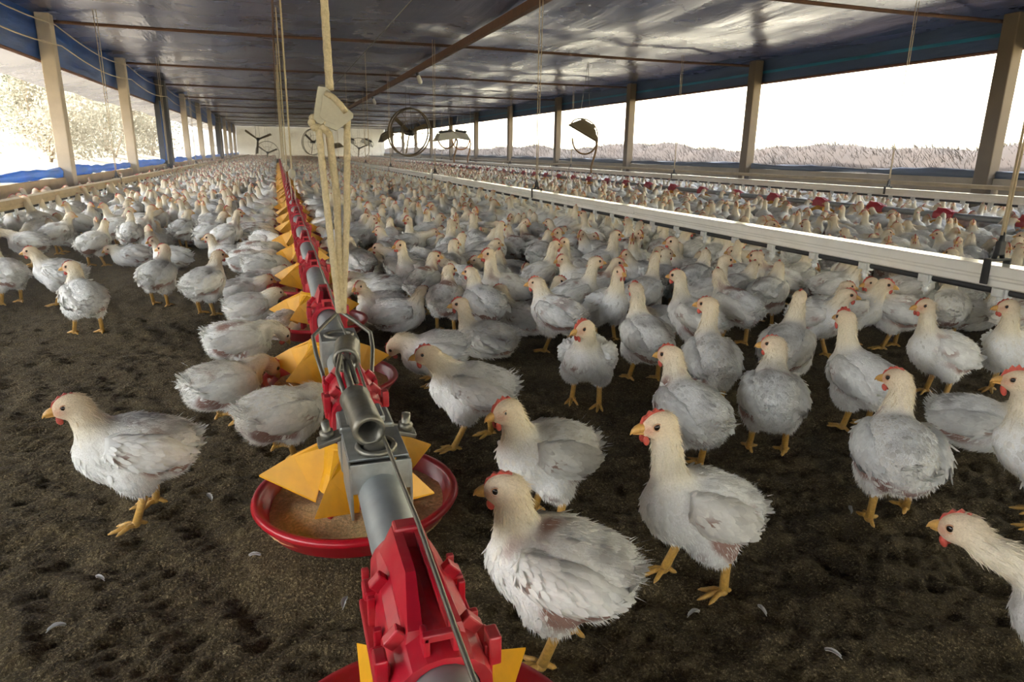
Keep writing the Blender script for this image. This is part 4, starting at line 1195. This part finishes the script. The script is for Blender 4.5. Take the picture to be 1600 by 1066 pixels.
# thin cable and strings in the middle of the roof
WC_ = tag(MB().tube([(1.52, YB + .2, ZC - .06), (1.52, YE - .2, ZC - .06)], .007, 6).build('winch_cable', M_STEEL), 'thin steel cable under the ceiling beside the timber beam', 'cable')
for i, y in enumerate((12.4, 16.0, 20.5, 26.0)):
    MB().tube([(1.52, y, ZC - .06), (1.52, y, .42)], .005, 5).build('hanging_cord', M_CORD, WC_)

# ------------------------------------------------------------------ gas heaters, fans, bulbs
M_HOOD = simple('heater_hood', rgb(120, 108, 84), .55, .3, .15, 8, .05, rgb(92, 74, 52), .5)
M_HOODW = simple('heater_hood_white', rgb(222, 220, 212), .5, .1, .05, 8)
M_BLACK = simple('black_cast', rgb(30, 30, 32), .55, .2, .1, 12)
M_HOSE = simple('gas_hose', rgb(138, 104, 58), .6, 0, .1, 20)
M_FAN = simple('fan_dusty_steel', rgb(112, 98, 70), .7, .3, .15, 8)
def m_glow():
    t = NT('heater_glow'); e = t.n('ShaderNodeEmission'); e.inputs[0].default_value = (1, .42, .14, 1); e.inputs[1].default_value = 1.6
    return t.done(e.outputs[0])
M_GLOW = m_glow()
def heater(loc, rz, tilt, label, s=1.0, white=False, glow=False, hose=True):
    r = empty('gas_heater', loc, rz, s); tag(r, label, 'heater', 'gas heaters hanging over the birds')
    R_ = roty(tilt)
    m = MB()                                               # flared rectangular hood, open below
    o = np.array([[-.30, -.20, -.06], [.30, -.20, -.06], [.30, .20, -.06], [-.30, .20, -.06], [-.17, -.10, .10], [.17, -.10, .10], [.17, .10, .10], [-.17, .10, .10]])
    i = o * np.array([.96, .96, 1]) - np.array([0, 0, .008])
    f = [(0, 1, 5, 4), (1, 2, 6, 5), (2, 3, 7, 6), (3, 0, 4, 7), (4, 5, 6, 7)]
    m.add(np.concatenate([o, i]) @ R_.T, f + [tuple(k + 8 for k in q[::-1]) for q in f] + [(0, 8, 9, 1), (1, 9, 10, 2), (2, 10, 11, 3), (3, 11, 8, 0)], smooth=False)
    m.build('hood', M_HOODW if white else M_HOOD, r)
    m = MB(); m.box((R_ @ np.array([0, 0, .125])), (.30, .12, .06), rot=R_, bevel=.01); m.build('burner_box', M_BLACK if white else M_HOOD, r)
    m = MB(); a = np.linspace(0, PI, 13); m.tube(np.stack([.27 * np.cos(a), 0 * a, .20 * np.sin(a) - .02], 1) @ R_.T, .012, 6); m.build('yoke', M_HOOD, r)
    if glow: MB().box(R_ @ np.array([0, 0, -.03]), (.34, .2, .02), rot=R_).build('burner_plate', M_GLOW, r)
    if hose:
        e = R_ @ np.array([.26, 0, -.03]); a = np.linspace(-.2, PI + .1, 16)
        MB().tube(np.stack([.02 + .23 * np.cos(a), 0 * a, e[2] - .02 - .26 * np.sin(a)], 1), .018, 6).tube([e, e + np.array([.03, 0, -.12]), e + np.array([.0, 0, -.30]), e + np.array([-.06, .02, -.50]), e + np.array([-.05, .02, -.62])], .020, 6).build('hose', M_HOSE, r)
    z = (ZC - .05 - loc[2]) / s
    for dx in (-.16, .16):
        MB().tube([R_ @ np.array([dx, 0, .14]), (dx * .5, 0, .14 + .2), (0.02, 0, z)], .0045, 5).build('chain', M_STEEL, r)
    return r
def at_y(px, py, y):
    d = ray(px, py); return tuple(d * (y / d[1]) + np.array([0, 0, H_CAM]))
heater(at_y(913, 203, 12.0), -.35, .50, 'tan gas heater hood hanging tilted in front of the hillside openings', 1.0)
heater(at_y(697, 214, 17.0), .1, -.15, 'black and white gas heater with its hood tilted, hung beside its twin', 1.0, True)
heater(at_y(719, 213, 17.6), -.3, .15, 'glowing black and white gas heater hung just beyond its twin', .95, True, True)
heater(at_y(603, 214, 27), .3, -.5, 'glowing tan gas heater near the corner of the far sheet wall', 1.0, False, True, False)
heater(at_y(574, 224, 36), -.2, .4, 'small gas heater in front of the pale far wall, closer to the openings', 1.2, True, False, False)
heater(at_y(547, 221, 41), -.2, .4, 'small gas heater in front of the pale far wall, closer to the rope strands', 1.2, True, False, False)
heater(at_y(527, 229, 44), .2, -.2, 'darkest little gas heater half hidden behind the rope strands', 1.2, False, False, False)
def fan(loc, rz, tilt, rad, label, blades_=3, ring=True):
    r = empty('circulation_fan', loc, rz); tag(r, label, 'fan', 'circulation fans under the ceiling')
    R_ = rotx(tilt)
    if ring:
        a = np.linspace(0, 2 * PI, 41)
        m = MB()
        for dy, rr in ((-.06, rad), (.06, rad), (-.10, rad * .55)): m.tube(np.stack([rr * np.cos(a), np.full(41, dy), rr * np.sin(a)], 1) @ R_.T, .020 if dy > -.1 else .01, 6, cap=False)
        for k in range(6):
            b = k * PI / 3; c, s = math.cos(b), math.sin(b)
            m.tube(np.array([[rad * c, -.06, rad * s], [rad * .55 * c, -.10, rad * .55 * s], [.1 * rad * c, -.13, .1 * rad * s]]) @ R_.T, .008, 5)
            m.tube(np.array([[rad * c, -.06, rad * s], [rad * c, .06, rad * s]]) @ R_.T, .010, 5)
        m.build('guard', M_FAN, r)
    for k in range(blades_):
        b = 2 * PI * k / blades_ + .35
        w_ = [(.10, -.05), (.10, .06), (.88, .11), (.93, -.03)]
        v = np.array([[x * rad * math.cos(b) - z * rad * math.sin(b), .03 * (1 if j in (1, 2) else -1), x * rad * math.sin(b) + z * rad * math.cos(b)] for j, (x, z) in enumerate(w_)])
        v = np.concatenate([v, v + np.array([0, .010, 0])]) @ R_.T
        MB().add(v, [(0, 1, 2, 3), (7, 6, 5, 4), (0, 4, 5, 1), (1, 5, 6, 2), (2, 6, 7, 3), (3, 7, 4, 0)], smooth=False).build('blade', M_FAN, r)
    m = MB(); m.tube(np.array([[0, -.14, 0], [0, .16, 0]]) @ R_.T, [.07, .09], 14); m.build('motor', M_BLACK, r)
    m = MB(); m.tube([(-.1, .05, .02), (-.05, .05, ZC - .06 - loc[2])], .008, 5); m.tube([(.1, .05, .02), (.05, .05, ZC - .06 - loc[2])], .008, 5); m.build('hanger', M_STEEL, r)
    return r
fan(at_y(640, 207, 18.5), .35, .15, .60, 'big ring-guarded fan hanging beside the black and white heaters')
fan(at_y(403, 218, 38), 0, .1, .78, 'wide bare-bladed fan near the corner of far wall and tree openings', 3, False)
fan(at_y(418, 239, 50), 0, .1, .75, 'lower pale fan on the far wall below the wide bare-bladed fan', 3, True)
fan(at_y(489, 222, 44), .6, .1, .75, 'fan in front of the far wall just beside the rope strands', 3, True)
fan(at_y(561, 232, 53), -.1, .1, .75, 'low fan on the far wall beyond the small heaters', 3, True)
M_BULB = simple('bulb_glass', rgb(226, 220, 206), .3, 0, .03, 10)
for i, y in enumerate((14.2, 21.0, 28.0)):
    r = empty('light_bulb', (XB, y, ZC - .15)); tag(r, ['unlit bulb on the timber beam closest to the camera', 'unlit bulb halfway along the timber beam', 'unlit bulb on the timber beam furthest along'][i], 'light bulb')
    MB().tube([(0, 0, 0), (0.02, 0, -.06)], .03, 10).build('socket', M_DARK, r)
    MB().lathe([(.028, -.05), (.04, -.10), (.045, -.18), (.03, -.22), (0, -.23)], seg=14, rot=roty(-.35)).build('glass', M_BULB, r)
# ------------------------------------------------------------------ the flock
# (x, y on the picture of the middle of the body, compass: 0 away from the camera, 90 to the eastern side, 180 towards it, pose, options, label)
ST, RS, SCL = .156, .076, .80
NEAR = [
 (216, 697, 266, 'stand', dict(stride=.035), 'lone chicken in profile on bare litter, nothing standing close to it'),
 (350, 600, 62, 'eat', dict(up=.03, fat=1.08), 'standing chicken with pink flank bending its head to the second pan beyond the hanger bracket'),
 (372, 530, 78, 'eat', dict(), 'plump chicken lying beside the second pan, its tail just above a pink-flanked standing bird'),
 (440, 645, 62, 'eat', dict(fwd=-.02), 'fluffy chicken with its head hidden behind the red drop tube of the full feeder'),
 (392, 478, 80, 'tuck', dict(), 'shaggy chicken lying beside the third pan, closest to the bare litter'),
 (455, 505, 40, 'tuck', dict(), 'chicken with only its back showing, squeezed between the second and third pans'),
 (318, 440, 48, 'stand', dict(yaw=-.35), 'standing chicken on the edge of bare litter, turned from the camera towards the fourth pan'),
 (245, 428, 25, 'stand', dict(yaw=1.4, stride=.03), 'ragged chicken on bare litter with its head turned to the trees and both legs showing'),
 (130, 463, 345, 'stand', dict(yaw=1.0, stride=.04), 'chicken walking away on bare litter with a pink bald rump'),
 (95, 425, 285, 'stand', dict(), 'chicken in profile with level beak behind the bald-rumped walker'),
 (10, 425, 335, 'stand', dict(yaw=.6), 'shaded chicken half cut off by the frame edge beside the bare litter'),
 (146, 378, 55, 'stand', dict(), 'chicken turning its breast to the feeders, behind the level-beaked bird'),
 (88, 362, 75, 'stand', dict(), 'big pale chicken in profile below the dusty tan drinker line'),
 (45, 378, 285, 'lean', dict(), 'chicken stretching a bent neck, beside the big pale one'),
 (203, 362, 8, 'stand', dict(), 'chicken seen from behind at the rim of the bare litter, head hidden'),
 (118, 325, 20, 'stand', dict(), 'fluffy rump of a chicken close under the dusty tan drinker line'),
 (192, 338, 30, 'stand', dict(), 'chicken with raised neck between the litter rim and the dusty drinker line'),
 (270, 400, 275, 'rest', dict(), 'grey shaded chicken lying behind the ragged one'),
 (205, 397, 265, 'tuck', dict(), 'small dark huddled chicken lying on the bare litter'),
 (284, 356, 35, 'stand', dict(), 'chicken with crooked pink rump at the rim of the bare litter'),
 (330, 345, 60, 'stand', dict(), 'brown-shaded chicken in profile, head towards the eighth pan'),
 (353, 364, 85, 'alert', dict(), 'slim chicken with upright neck among those lying by the fifth pan'),
 (354, 396, 275, 'rest', dict(), 'chicken looking back to the trees, behind the one turned to the fourth pan'),
 (395, 360, 82, 'eat', dict(), 'chicken lying with its head to the sixth pan'),
 (402, 392, 82, 'eat', dict(), 'chicken lying with its head to the fifth pan'),
 (411, 415, 82, 'eat', dict(), 'white chicken lying with its head to the fourth pan'),
 (408, 440, 82, 'tuck', dict(), 'flat grey chicken lying between the third and fourth pans'),
 # ---- east of the feeding line
 (878, 880, 272, 'stand', dict(comb=1.1, fat=1.06, up=.01, fwd=-.02, stride=.03), 'largest white chicken, standing in profile closest to the camera beside the red cap'),
 (858, 706, 236, 'stand', dict(comb=1.5), 'chicken with a red comb peeping over the back of the largest one'),
 (1096, 790, 236, 'alert', dict(comb=1.1, stride=-.05, up=.02, fwd=.01), 'tall chicken with a long thin yellowish neck and wide-set feet'),
 (740, 605, 264, 'stand', dict(comb=1.3, stride=.08, fwd=.02, up=-.02), 'striding chicken with pink wing stubble beside the full feeder pan'),
 (680, 548, 268, 'eat', dict(fwd=-.02, up=.03), 'chicken with lowered head between the striding bird and the pipe'),
 (762, 528, 268, 'rest', dict(comb=1.2, wing_open=.9, up=.03), 'resting chicken with a half open wing behind the striding one'),
 (622, 490, 92, 'rest', dict(), 'grey-backed chicken resting in profile, turned to the white drinker line, by the third pan'),
 (595, 452, 262, 'eat', dict(), 'chicken lying with its head under the fins of the third pan, seen past the ropes'),
 (612, 422, 275, 'rest', dict(), 'chicken lying behind the grey-backed one with only its back showing'),
 (757, 472, 325, 'stand', dict(yaw=.3), 'chicken turned away with a cream coloured nape and grey dirty back'),
 (842, 430, 58, 'alert', dict(comb=2.0), 'cream-necked chicken with the reddest, tallest comb of the crowd'),
 (918, 555, 188, 'stand', dict(comb=1.6, yaw=-.75, fat=1.03, stride=.02), 'chicken facing the camera breast on with red comb and wattles'),
 (872, 488, 300, 'stand', dict(), 'chicken stepping out behind the breast-on red-combed bird'),
 (1010, 525, 328, 'alert', dict(stride=.03), 'chicken turned away with a thick upright neck beside the breast-on bird'),
 (948, 475, 150, 'alert', dict(comb=1.3), 'chicken with long face and red comb facing the camera between two others'),
 (1112, 560, 342, 'alert', dict(yaw=.9), 'chicken seen from behind with its head turned in profile over a dirty grey back'),
 (1080, 640, 322, 'stand', dict(yaw=.5, comb=1.3), 'chicken turned away with a white tail tuft, behind the tall thin-necked one'),
 (1208, 618, 352, 'stand', dict(yaw=1.25), 'chicken seen square from behind, yellow legs apart, face in profile'),
 (1228, 540, 15, 'alert', dict(), 'chicken with a fuzzy cream nape turned fully from the camera'),
 (1277, 495, 118, 'stand', dict(), 'clean white chicken turned three quarters, beak to the drinker line'),
 (1348, 588, 312, 'alert', dict(comb=1.7), 'chicken with a red comb walking off behind the big ruffled one'),
 (1405, 703, 345, 'stand', dict(yaw=.9, fat=1.1, stride=-.06, up=.02), 'big ruffled chicken seen from behind with drooping tail'),
 (1525, 655, 96, 'tuck', dict(up=.06), 'chicken with grey-pink flank whose head is hidden behind a red-combed neighbour'),
 (1652, 712, 262, 'alert', dict(comb=1.8), 'red-combed chicken cut off at the frame edge, standing upright'),
 (1748, 1002, 274, 'lean', dict(comb=1.3, fwd=.02), 'chicken pushing only its head and neck into the bottom corner of the frame'),
 (1474, 548, 232, 'alert', dict(comb=1.0), 'chicken looking over its shoulder below the last clear drinker nipple'),
 (1585, 545, 205, 'alert', dict(yaw=-.7), 'white-breasted chicken at the frame edge below the drinker line'),
 (1333, 482, 95, 'stand', dict(comb=1.2), 'grey-winged chicken with beak pointed along the drinker line'),
 (1515, 490, 75, 'rest', dict(fat=1.1), 'fluffy plump chicken lying under the drinker line near the frame edge'),
 (1398, 485, 262, 'stand', dict(), 'chicken with its beak poking out behind the one looking over its shoulder'),
 (1200, 455, 20, 'stand', dict(), 'round white chicken seen from behind in the row in front of the drinker line'),
 (1245, 432, 30, 'alert', dict(), 'chicken stretching up towards a clear nipple past the round white one'),
 (1292, 436, 88, 'rest', dict(), 'chicken lying in shade below the drinker line with folded neck'),
 (1156, 432, 55, 'stand', dict(), 'tailed grey chicken walking towards the drinker line'),
 (1088, 495, 292, 'alert', dict(comb=1.3), 'chicken with an orange comb looking out above a dirty grey back'),
 (1100, 458, 65, 'alert', dict(comb=.8), 'scrawny-necked chicken with its beak pointing to the hillside'),
 (1036, 435, 5, 'stand', dict(yaw=-1.2), 'white-backed chicken whose head turns to the scrawny-necked one'),
 (930, 448, 70, 'stand', dict(), 'broad chicken stretching its pale head over a long-faced red-combed neighbour'),
 (948, 400, 25, 'stand', dict(), 'clean chicken with heart-shaped rump in the crowd behind the reddest comb'),
 (1002, 418, 80, 'rest', dict(), 'smooth white back of a chicken lying in the crowd before the drinker line'),
 (1030, 390, 20, 'alert', dict(), 'chicken with long neck raised in the crowd before the drinker line'),
 (926, 372, 300, 'drink', dict(), 'tall chicken drinking from a clear nipple, neck stretched up'),
 (990, 368, 60, 'rest', dict(), 'chicken crouching right under the drinker line'),
 (638, 380, 84, 'lean', dict(fat=1.1), 'big grey-white chicken in profile at the edge of the crowd by the fifth pan'),
 (596, 352, 5, 'stand', dict(), 'chicken seen from behind with a thin upright neck past the sixth pan'),
 (633, 338, 60, 'stand', dict(), 'speckled chicken bunched with another in the crowd'),
 (712, 350, 350, 'stand', dict(bare=1.4), 'chicken with a bald red rump in the crowd'),
 (757, 368, 268, 'rest', dict(), 'neat chicken resting in profile on an open patch in the crowd'),
 (706, 416, 8, 'stand', dict(yaw=-.8), 'round chicken seen from behind on an open patch, face in profile'),
 (744, 410, 82, 'stand', dict(), 'chicken with cream neck in profile beside the round one seen from behind'),
 (664, 414, 350, 'tuck', dict(), 'chicken huddled with its head down between the pans and the round bird seen from behind'),
 (797, 422, 275, 'tuck', dict(), 'grey chicken huddled behind the reddest comb'),
 (846, 388, 80, 'stand', dict(), 'white-winged chicken in profile in the crowd'),
 (806, 385, 330, 'stand', dict(), 'chicken seen from behind beside the white-winged one'),
 (802, 328, 85, 'stand', dict(), 'chicken standing at the far rim of the open patch in the crowd'),
 (572, 408, 340, 'tuck', dict(), 'chicken lying with tucked head by the fourth pan, seen past the ropes'),
 (1445, 445, 300, 'rest', dict(), 'pale chicken lying in the shade of the drinker line'),
]
frnd = random.Random(77)
taken = []                                     # (x, y, radius)
flock = []                                     # (x, y, heading, pose, opts, label, group)
def free(x, y, r): return all((x - a) ** 2 + (y - b) ** 2 > (r + c) ** 2 for a, b, c in taken_near(x, y))
cells = {}
def taken_near(x, y):
    i, j = int(math.floor(x / .6)), int(math.floor(y / .6))
    for a in (-1, 0, 1):
        for b in (-1, 0, 1): yield from cells.get((i + a, j + b), ())
def take(x, y, r): cells.setdefault((int(math.floor(x / .6)), int(math.floor(y / .6))), []).append((x, y, r))
CR_ = .067
def circles(x, y, h): c, s_ = math.cos(h), math.sin(h); return ((x + .048 * c, y + .048 * s_), (x - .060 * c, y - .060 * s_))
def take2(x, y, h):
    for a, b in circles(x, y, h): take(a, b, CR_)
def free2(x, y, h, k=1.0): return all(free(a, b, CR_ * k) for a, b in circles(x, y, h))
for (px, py, a, pose, opt, lab) in NEAR:
    low = pose in ('rest', 'tuck')
    z = RS if low else (ST - (.046 if pose == 'eat' else 0))
    g = ground(px, py, z); d = ray(px, py)
    hd_ = math.atan2(d[1], d[0]) - math.radians(a)
    flock.append((g[0], g[1], hd_, pose, opt, lab, None))
    take2(g[0], g[1], hd_)
def towards(x, y, tx, ty): return math.atan2(ty - y, tx - x)
# birds eating round the feeders further down both lines
for k, y in enumerate(fy + [None]):
    if y is None or y < 3.2 or y > 47: continue
    for a in (170, 205, 140, 8, -28, 40):
        if frnd.random() < .12: continue
        b = math.radians(a + frnd.uniform(-9, 9)); r = frnd.uniform(.30, .345)
        x_, y_ = FX + r * math.cos(b), y + r * math.sin(b)
        h_ = towards(x_, y_, FX, y)
        if free2(x_, y_, h_, .9):
            flock.append((x_, y_, h_, 'eat' if frnd.random() < .72 else 'tuck', {}, None, 'pan')); take2(x_, y_, h_)
for k in range(30):
    y = 3.25 + .8 * k
    for a in (180, 215, 145, 0, 35, -35):
        b = math.radians(a + frnd.uniform(-9, 9)); r = frnd.uniform(.30, .345)
        x_, y_ = F2X + r * math.cos(b), y + r * math.sin(b)
        h_ = towards(x_, y_, F2X, y)
        if frnd.random() < .8 and free2(x_, y_, h_, .9): flock.append((x_, y_, h_, 'eat' if frnd.random() < .6 else 'stand', {}, None, 'far')); take2(x_, y_, h_)
# birds drinking
for xd in (2.35, 6.6, -2.0):
    y = 3.0 if xd > 0 else 6.5
    while y < 40:
        s = frnd.choice((-1, 1)); x_ = xd + s * frnd.uniform(.10, .17); 
        h_ = (0 if s < 0 else PI) + frnd.uniform(-.4, .4)
        if free2(x_, y, h_): flock.append((x_, y, h_, frnd.choice(('drink', 'drink', 'alert')), {}, None, 'drink')); take2(x_, y, h_)
        y += frnd.uniform(.28, .5)
# the rest of the crowd
def allowed(x, y):
    if x < -.15 and y < 5.6 + .5 * math.sin(x * 3): return 0
    if x < -.15 and y < 7.5: return .75
    if abs(x - FX) < .24: return 0
    if abs(x - F2X) < .24: return 0
    if x < 2.3 and y < 2.95 - .40 * x: return 0
    if 1.9 < x < 2.6 and y < 2.4: return 0
    if x >= 2.3 and y < 1.7: return 0
    return 1
A = []
while len(A) < 30000: A.append((frnd.uniform(XL + .25, XR - .25), 57.5 * frnd.random() ** 1.15 + 1.2))
A.sort(key=lambda q: q[1])
for x, y in A:
    if frnd.random() > allowed(x, y): continue
    h0 = frnd.uniform(-PI, PI)
    for q in range(5):
        h_ = h0 + q * 1.26
        if free2(x, y, h_, 1.0 if y < 14 else 1.12):
            p = frnd.choices(('stand', 'alert', 'rest', 'tuck', 'lean', 'peck'), (38, 22, 18, 9, 8, 5))[0]
            flock.append((x, y, h_, p, {}, None, 'crowd')); take2(x, y, h_)
            break
print('flock', len(flock))

# the 300 that show largest become individuals; sizes fall with distance and birds outside the frame wait for the crowd
def shown(f):
    px, py, d = project((f[0], f[1], .17))
    inside = -60 < px < 1660 and d > .2
    return d if inside else 1e3 + d
flock.sort(key=lambda f: (f[5] is None, shown(f)))
POOL0, POOL1 = {}, {}
def fine(i, f):
    return make_chicken(seed=100 + i, pose=f[3], lod=0, **f[4])
def pooled(pool, pose, lod, n):
    k = (pose, frnd.randrange(n))
    if k not in pool:
        q = random.Random(17 + len(pool) * 3)
        pool[k] = make_chicken(seed=int(500 + len(pool) + 300 * lod), pose=pose, lod=lod, yaw=q.uniform(-.7, .7), comb=q.uniform(.7, 1.5), fat=q.uniform(.94, 1.06), stride=q.uniform(-.04, .05), up=q.uniform(-.015, .015), fwd=q.uniform(-.015, .01))
    return pool[k]
RAY_D = lambda x, y: math.hypot(x, y)
SECT = [('pan', 0, 'white chicken eating at a pan further down the grey pipe'),
        ('far', 0, 'white chicken feeding at the second line of red caps'),
        ('drink', 0, 'white chicken reaching up to drink at a drinker line')]
def crowd_label(x, y, pose):
    st = {'stand': 'standing', 'alert': 'with raised neck', 'rest': 'lying', 'tuck': 'huddled', 'lean': 'leaning forward', 'peck': 'pecking'}[pose]
    if x < -.1: return 'white chicken %s in the crowd between dusty tan drinker line and grey pipe' % st
    if x < 2.35: return 'white chicken %s in the crowd between grey pipe and closer white drinker line' % st
    if x < F2X: return 'white chicken %s between closer white drinker line and second red caps' % st
    return 'white chicken %s in the crowd past the second line of red caps' % st
NIND = 300
for i, f in enumerate(flock[:NIND]):
    x, y, hd_, pose, opt, lab, grp = f
    d = RAY_D(x, y)
    if lab is not None and d < 2.35: R = fine(i, f)
    elif lab is not None and opt: R = make_chicken(seed=100 + i, pose=pose, lod=.5 if d < 4.2 else 1, **opt)
    elif d < 4.8: R = pooled(POOL0, pose, .5, 3)
    else: R = pooled(POOL1, pose, 1, 4)
    sc = SCL * (frnd.uniform(.95, 1.05) if lab is None else 1.0)
    o = chicken_object(R, (x, y, -.004), hd_, sc, full=d < 5.5)
    if lab is None:
        lab = dict((a, c) for a, b, c in SECT).get(grp) or crowd_label(x, y, pose)
        tag(o, lab, 'chicken', lab.replace('white chicken', 'chickens'))
    else: tag(o, lab, 'chicken')
# everything beyond is one object nobody could count
CR = {}
for p in ('stand', 'alert', 'rest', 'tuck', 'lean', 'peck', 'eat', 'drink'):
    for k in range(2):
        for l in (2, 3): CR[p, k, l] = make_chicken(seed=900 + k * 10 + len(CR), pose=p, lod=l, yaw=(-.6, .5)[k], fat=1.03)
V, Q, T3, QM, TM, C = [], [], [], [], [], []; b = 0
for f in flock[NIND:]:
    if shown(f) > 1e3 and RAY_D(f[0], f[1]) > 14: continue
    B = CR[f[3], frnd.randrange(2), 2 if RAY_D(f[0], f[1]) < 11 else 3]; s = SCL * frnd.uniform(.94, 1.05); c_, s_ = math.cos(f[2]) * s, math.sin(f[2]) * s
    v = B['v']; V.append(np.stack([v[:, 0] * c_ - v[:, 1] * s_ + f[0], v[:, 0] * s_ + v[:, 1] * c_ + f[1], v[:, 2] * s - .004], 1))
    Q.append(B['q'] + b); T3.append(B['t'] + b); QM.append(B['qm']); TM.append(B['tm']); C.append(B['c'] * frnd.uniform(.88, 1.03)); b += len(v)
me = raw_mesh('chicken_crowd', np.concatenate(V), np.concatenate(Q), np.concatenate(T3), [M_SKIN, M_LEG, M_FEATHER, M_COMB, M_BEAK], np.concatenate(QM), np.concatenate(TM), np.concatenate(C))
tag(put('chicken_crowd', me), 'dense crowd of distant white chickens filling the shed floor to its far end', 'chickens', kind='stuff')
print('crowd', len(V), 'verts', b, 'quads', sum(map(len, Q)), 'pools', len(POOL0), len(POOL1))
# loose feathers on the litter
FEATH = [(78, 985, .4, 'small white feather on bare litter closest to the corner of the frame'), (330, 780, 1.9, 'curled white feather beside the feet of the lone chicken'), (160, 905, 2.4, 'tiny white feather on bare litter below the lone chicken'),
         (537, 948, 1.2, 'short white feather beside the red saddle cap'), (1078, 962, .2, 'thin white feather lying in front of the tall thin-necked chicken'), (1195, 958, 1.5, 'white feather standing up in the litter past the thin one'),
         (405, 868, 2.8, 'bent white feather just outside the full red pan'), (1330, 800, .9, 'grey feather between the big ruffled chicken and the square one'), (1310, 1025, 2.0, 'loose white feather barb in the open litter near the frame bottom')]
for i, (px, py, a, lab) in enumerate(FEATH):
    g = ground(px, py, .008); r = np.random.RandomState(60 + i); L = r.uniform(.022, .036)
    t_ = np.linspace(0, 1, 9); vane = MB()
    cen = np.stack([L * t_, .0015 * np.sin(t_ * 3), .006 * t_ * (1 - t_) * 3 + .004], 1)
    wv = L * .17 * np.sin(PI * np.clip(t_ * .9 + .12, 0, 1)) ** .7
    v = np.concatenate([cen + np.stack([0 * t_ - .004, s * wv * r.uniform(.7, 1.1, 9), .004 * np.ones(9) * (s != 0)], 1) for s in (-1, 0, 1)])
    f = [(k * 9 + j, k * 9 + j + 1, (k + 1) * 9 + j + 1, (k + 1) * 9 + j) for k in (0, 1) for j in range(8)]
    vane.add(v, f, col=WHITE * .62); vane.tube(cen - np.array([.006, 0, 0]), .0007, 5, col=WHITE * .6)
    tag(vane.build('feather', M_FEATHER, None, (g[0], g[1], .002), a), lab, 'feather')
# ------------------------------------------------------------------ dusty air in the shed
t = NT('dusty_air'); v_ = t.n('ShaderNodeVolumeScatter'); v_.inputs['Color'].default_value = (1, .97, .92, 1); v_.inputs['Density'].default_value = .011; v_.inputs['Anisotropy'].default_value = .3
t.l(v_.outputs[0], t.out.inputs['Volume'])
hz = MB().box((.5 * (XL + XR), YM, 1.16), (XR - XL - .02, LY - .02, 2.34)).build('dust_haze', t.m)
tag(hz, 'faint dusty haze filling the air of the long shed', 'haze', kind='stuff')
SC.cycles.volume_bounces = 0
# ------------------------------------------------------------------ colour management and path-tracing limits
SC.view_settings.view_transform = 'Standard'; SC.view_settings.look = 'None'; SC.view_settings.gamma = 1.0
SC.view_settings.use_curve_mapping = False
SC.view_settings.exposure = 2.55
cy = SC.cycles
cy.max_bounces = 8; cy.diffuse_bounces = 5; cy.glossy_bounces = 3; cy.transmission_bounces = 4; cy.transparent_max_bounces = 4
cy.sample_clamp_indirect = 6.0; cy.caustics_reflective = False; cy.caustics_refractive = False
cy.use_denoising = True
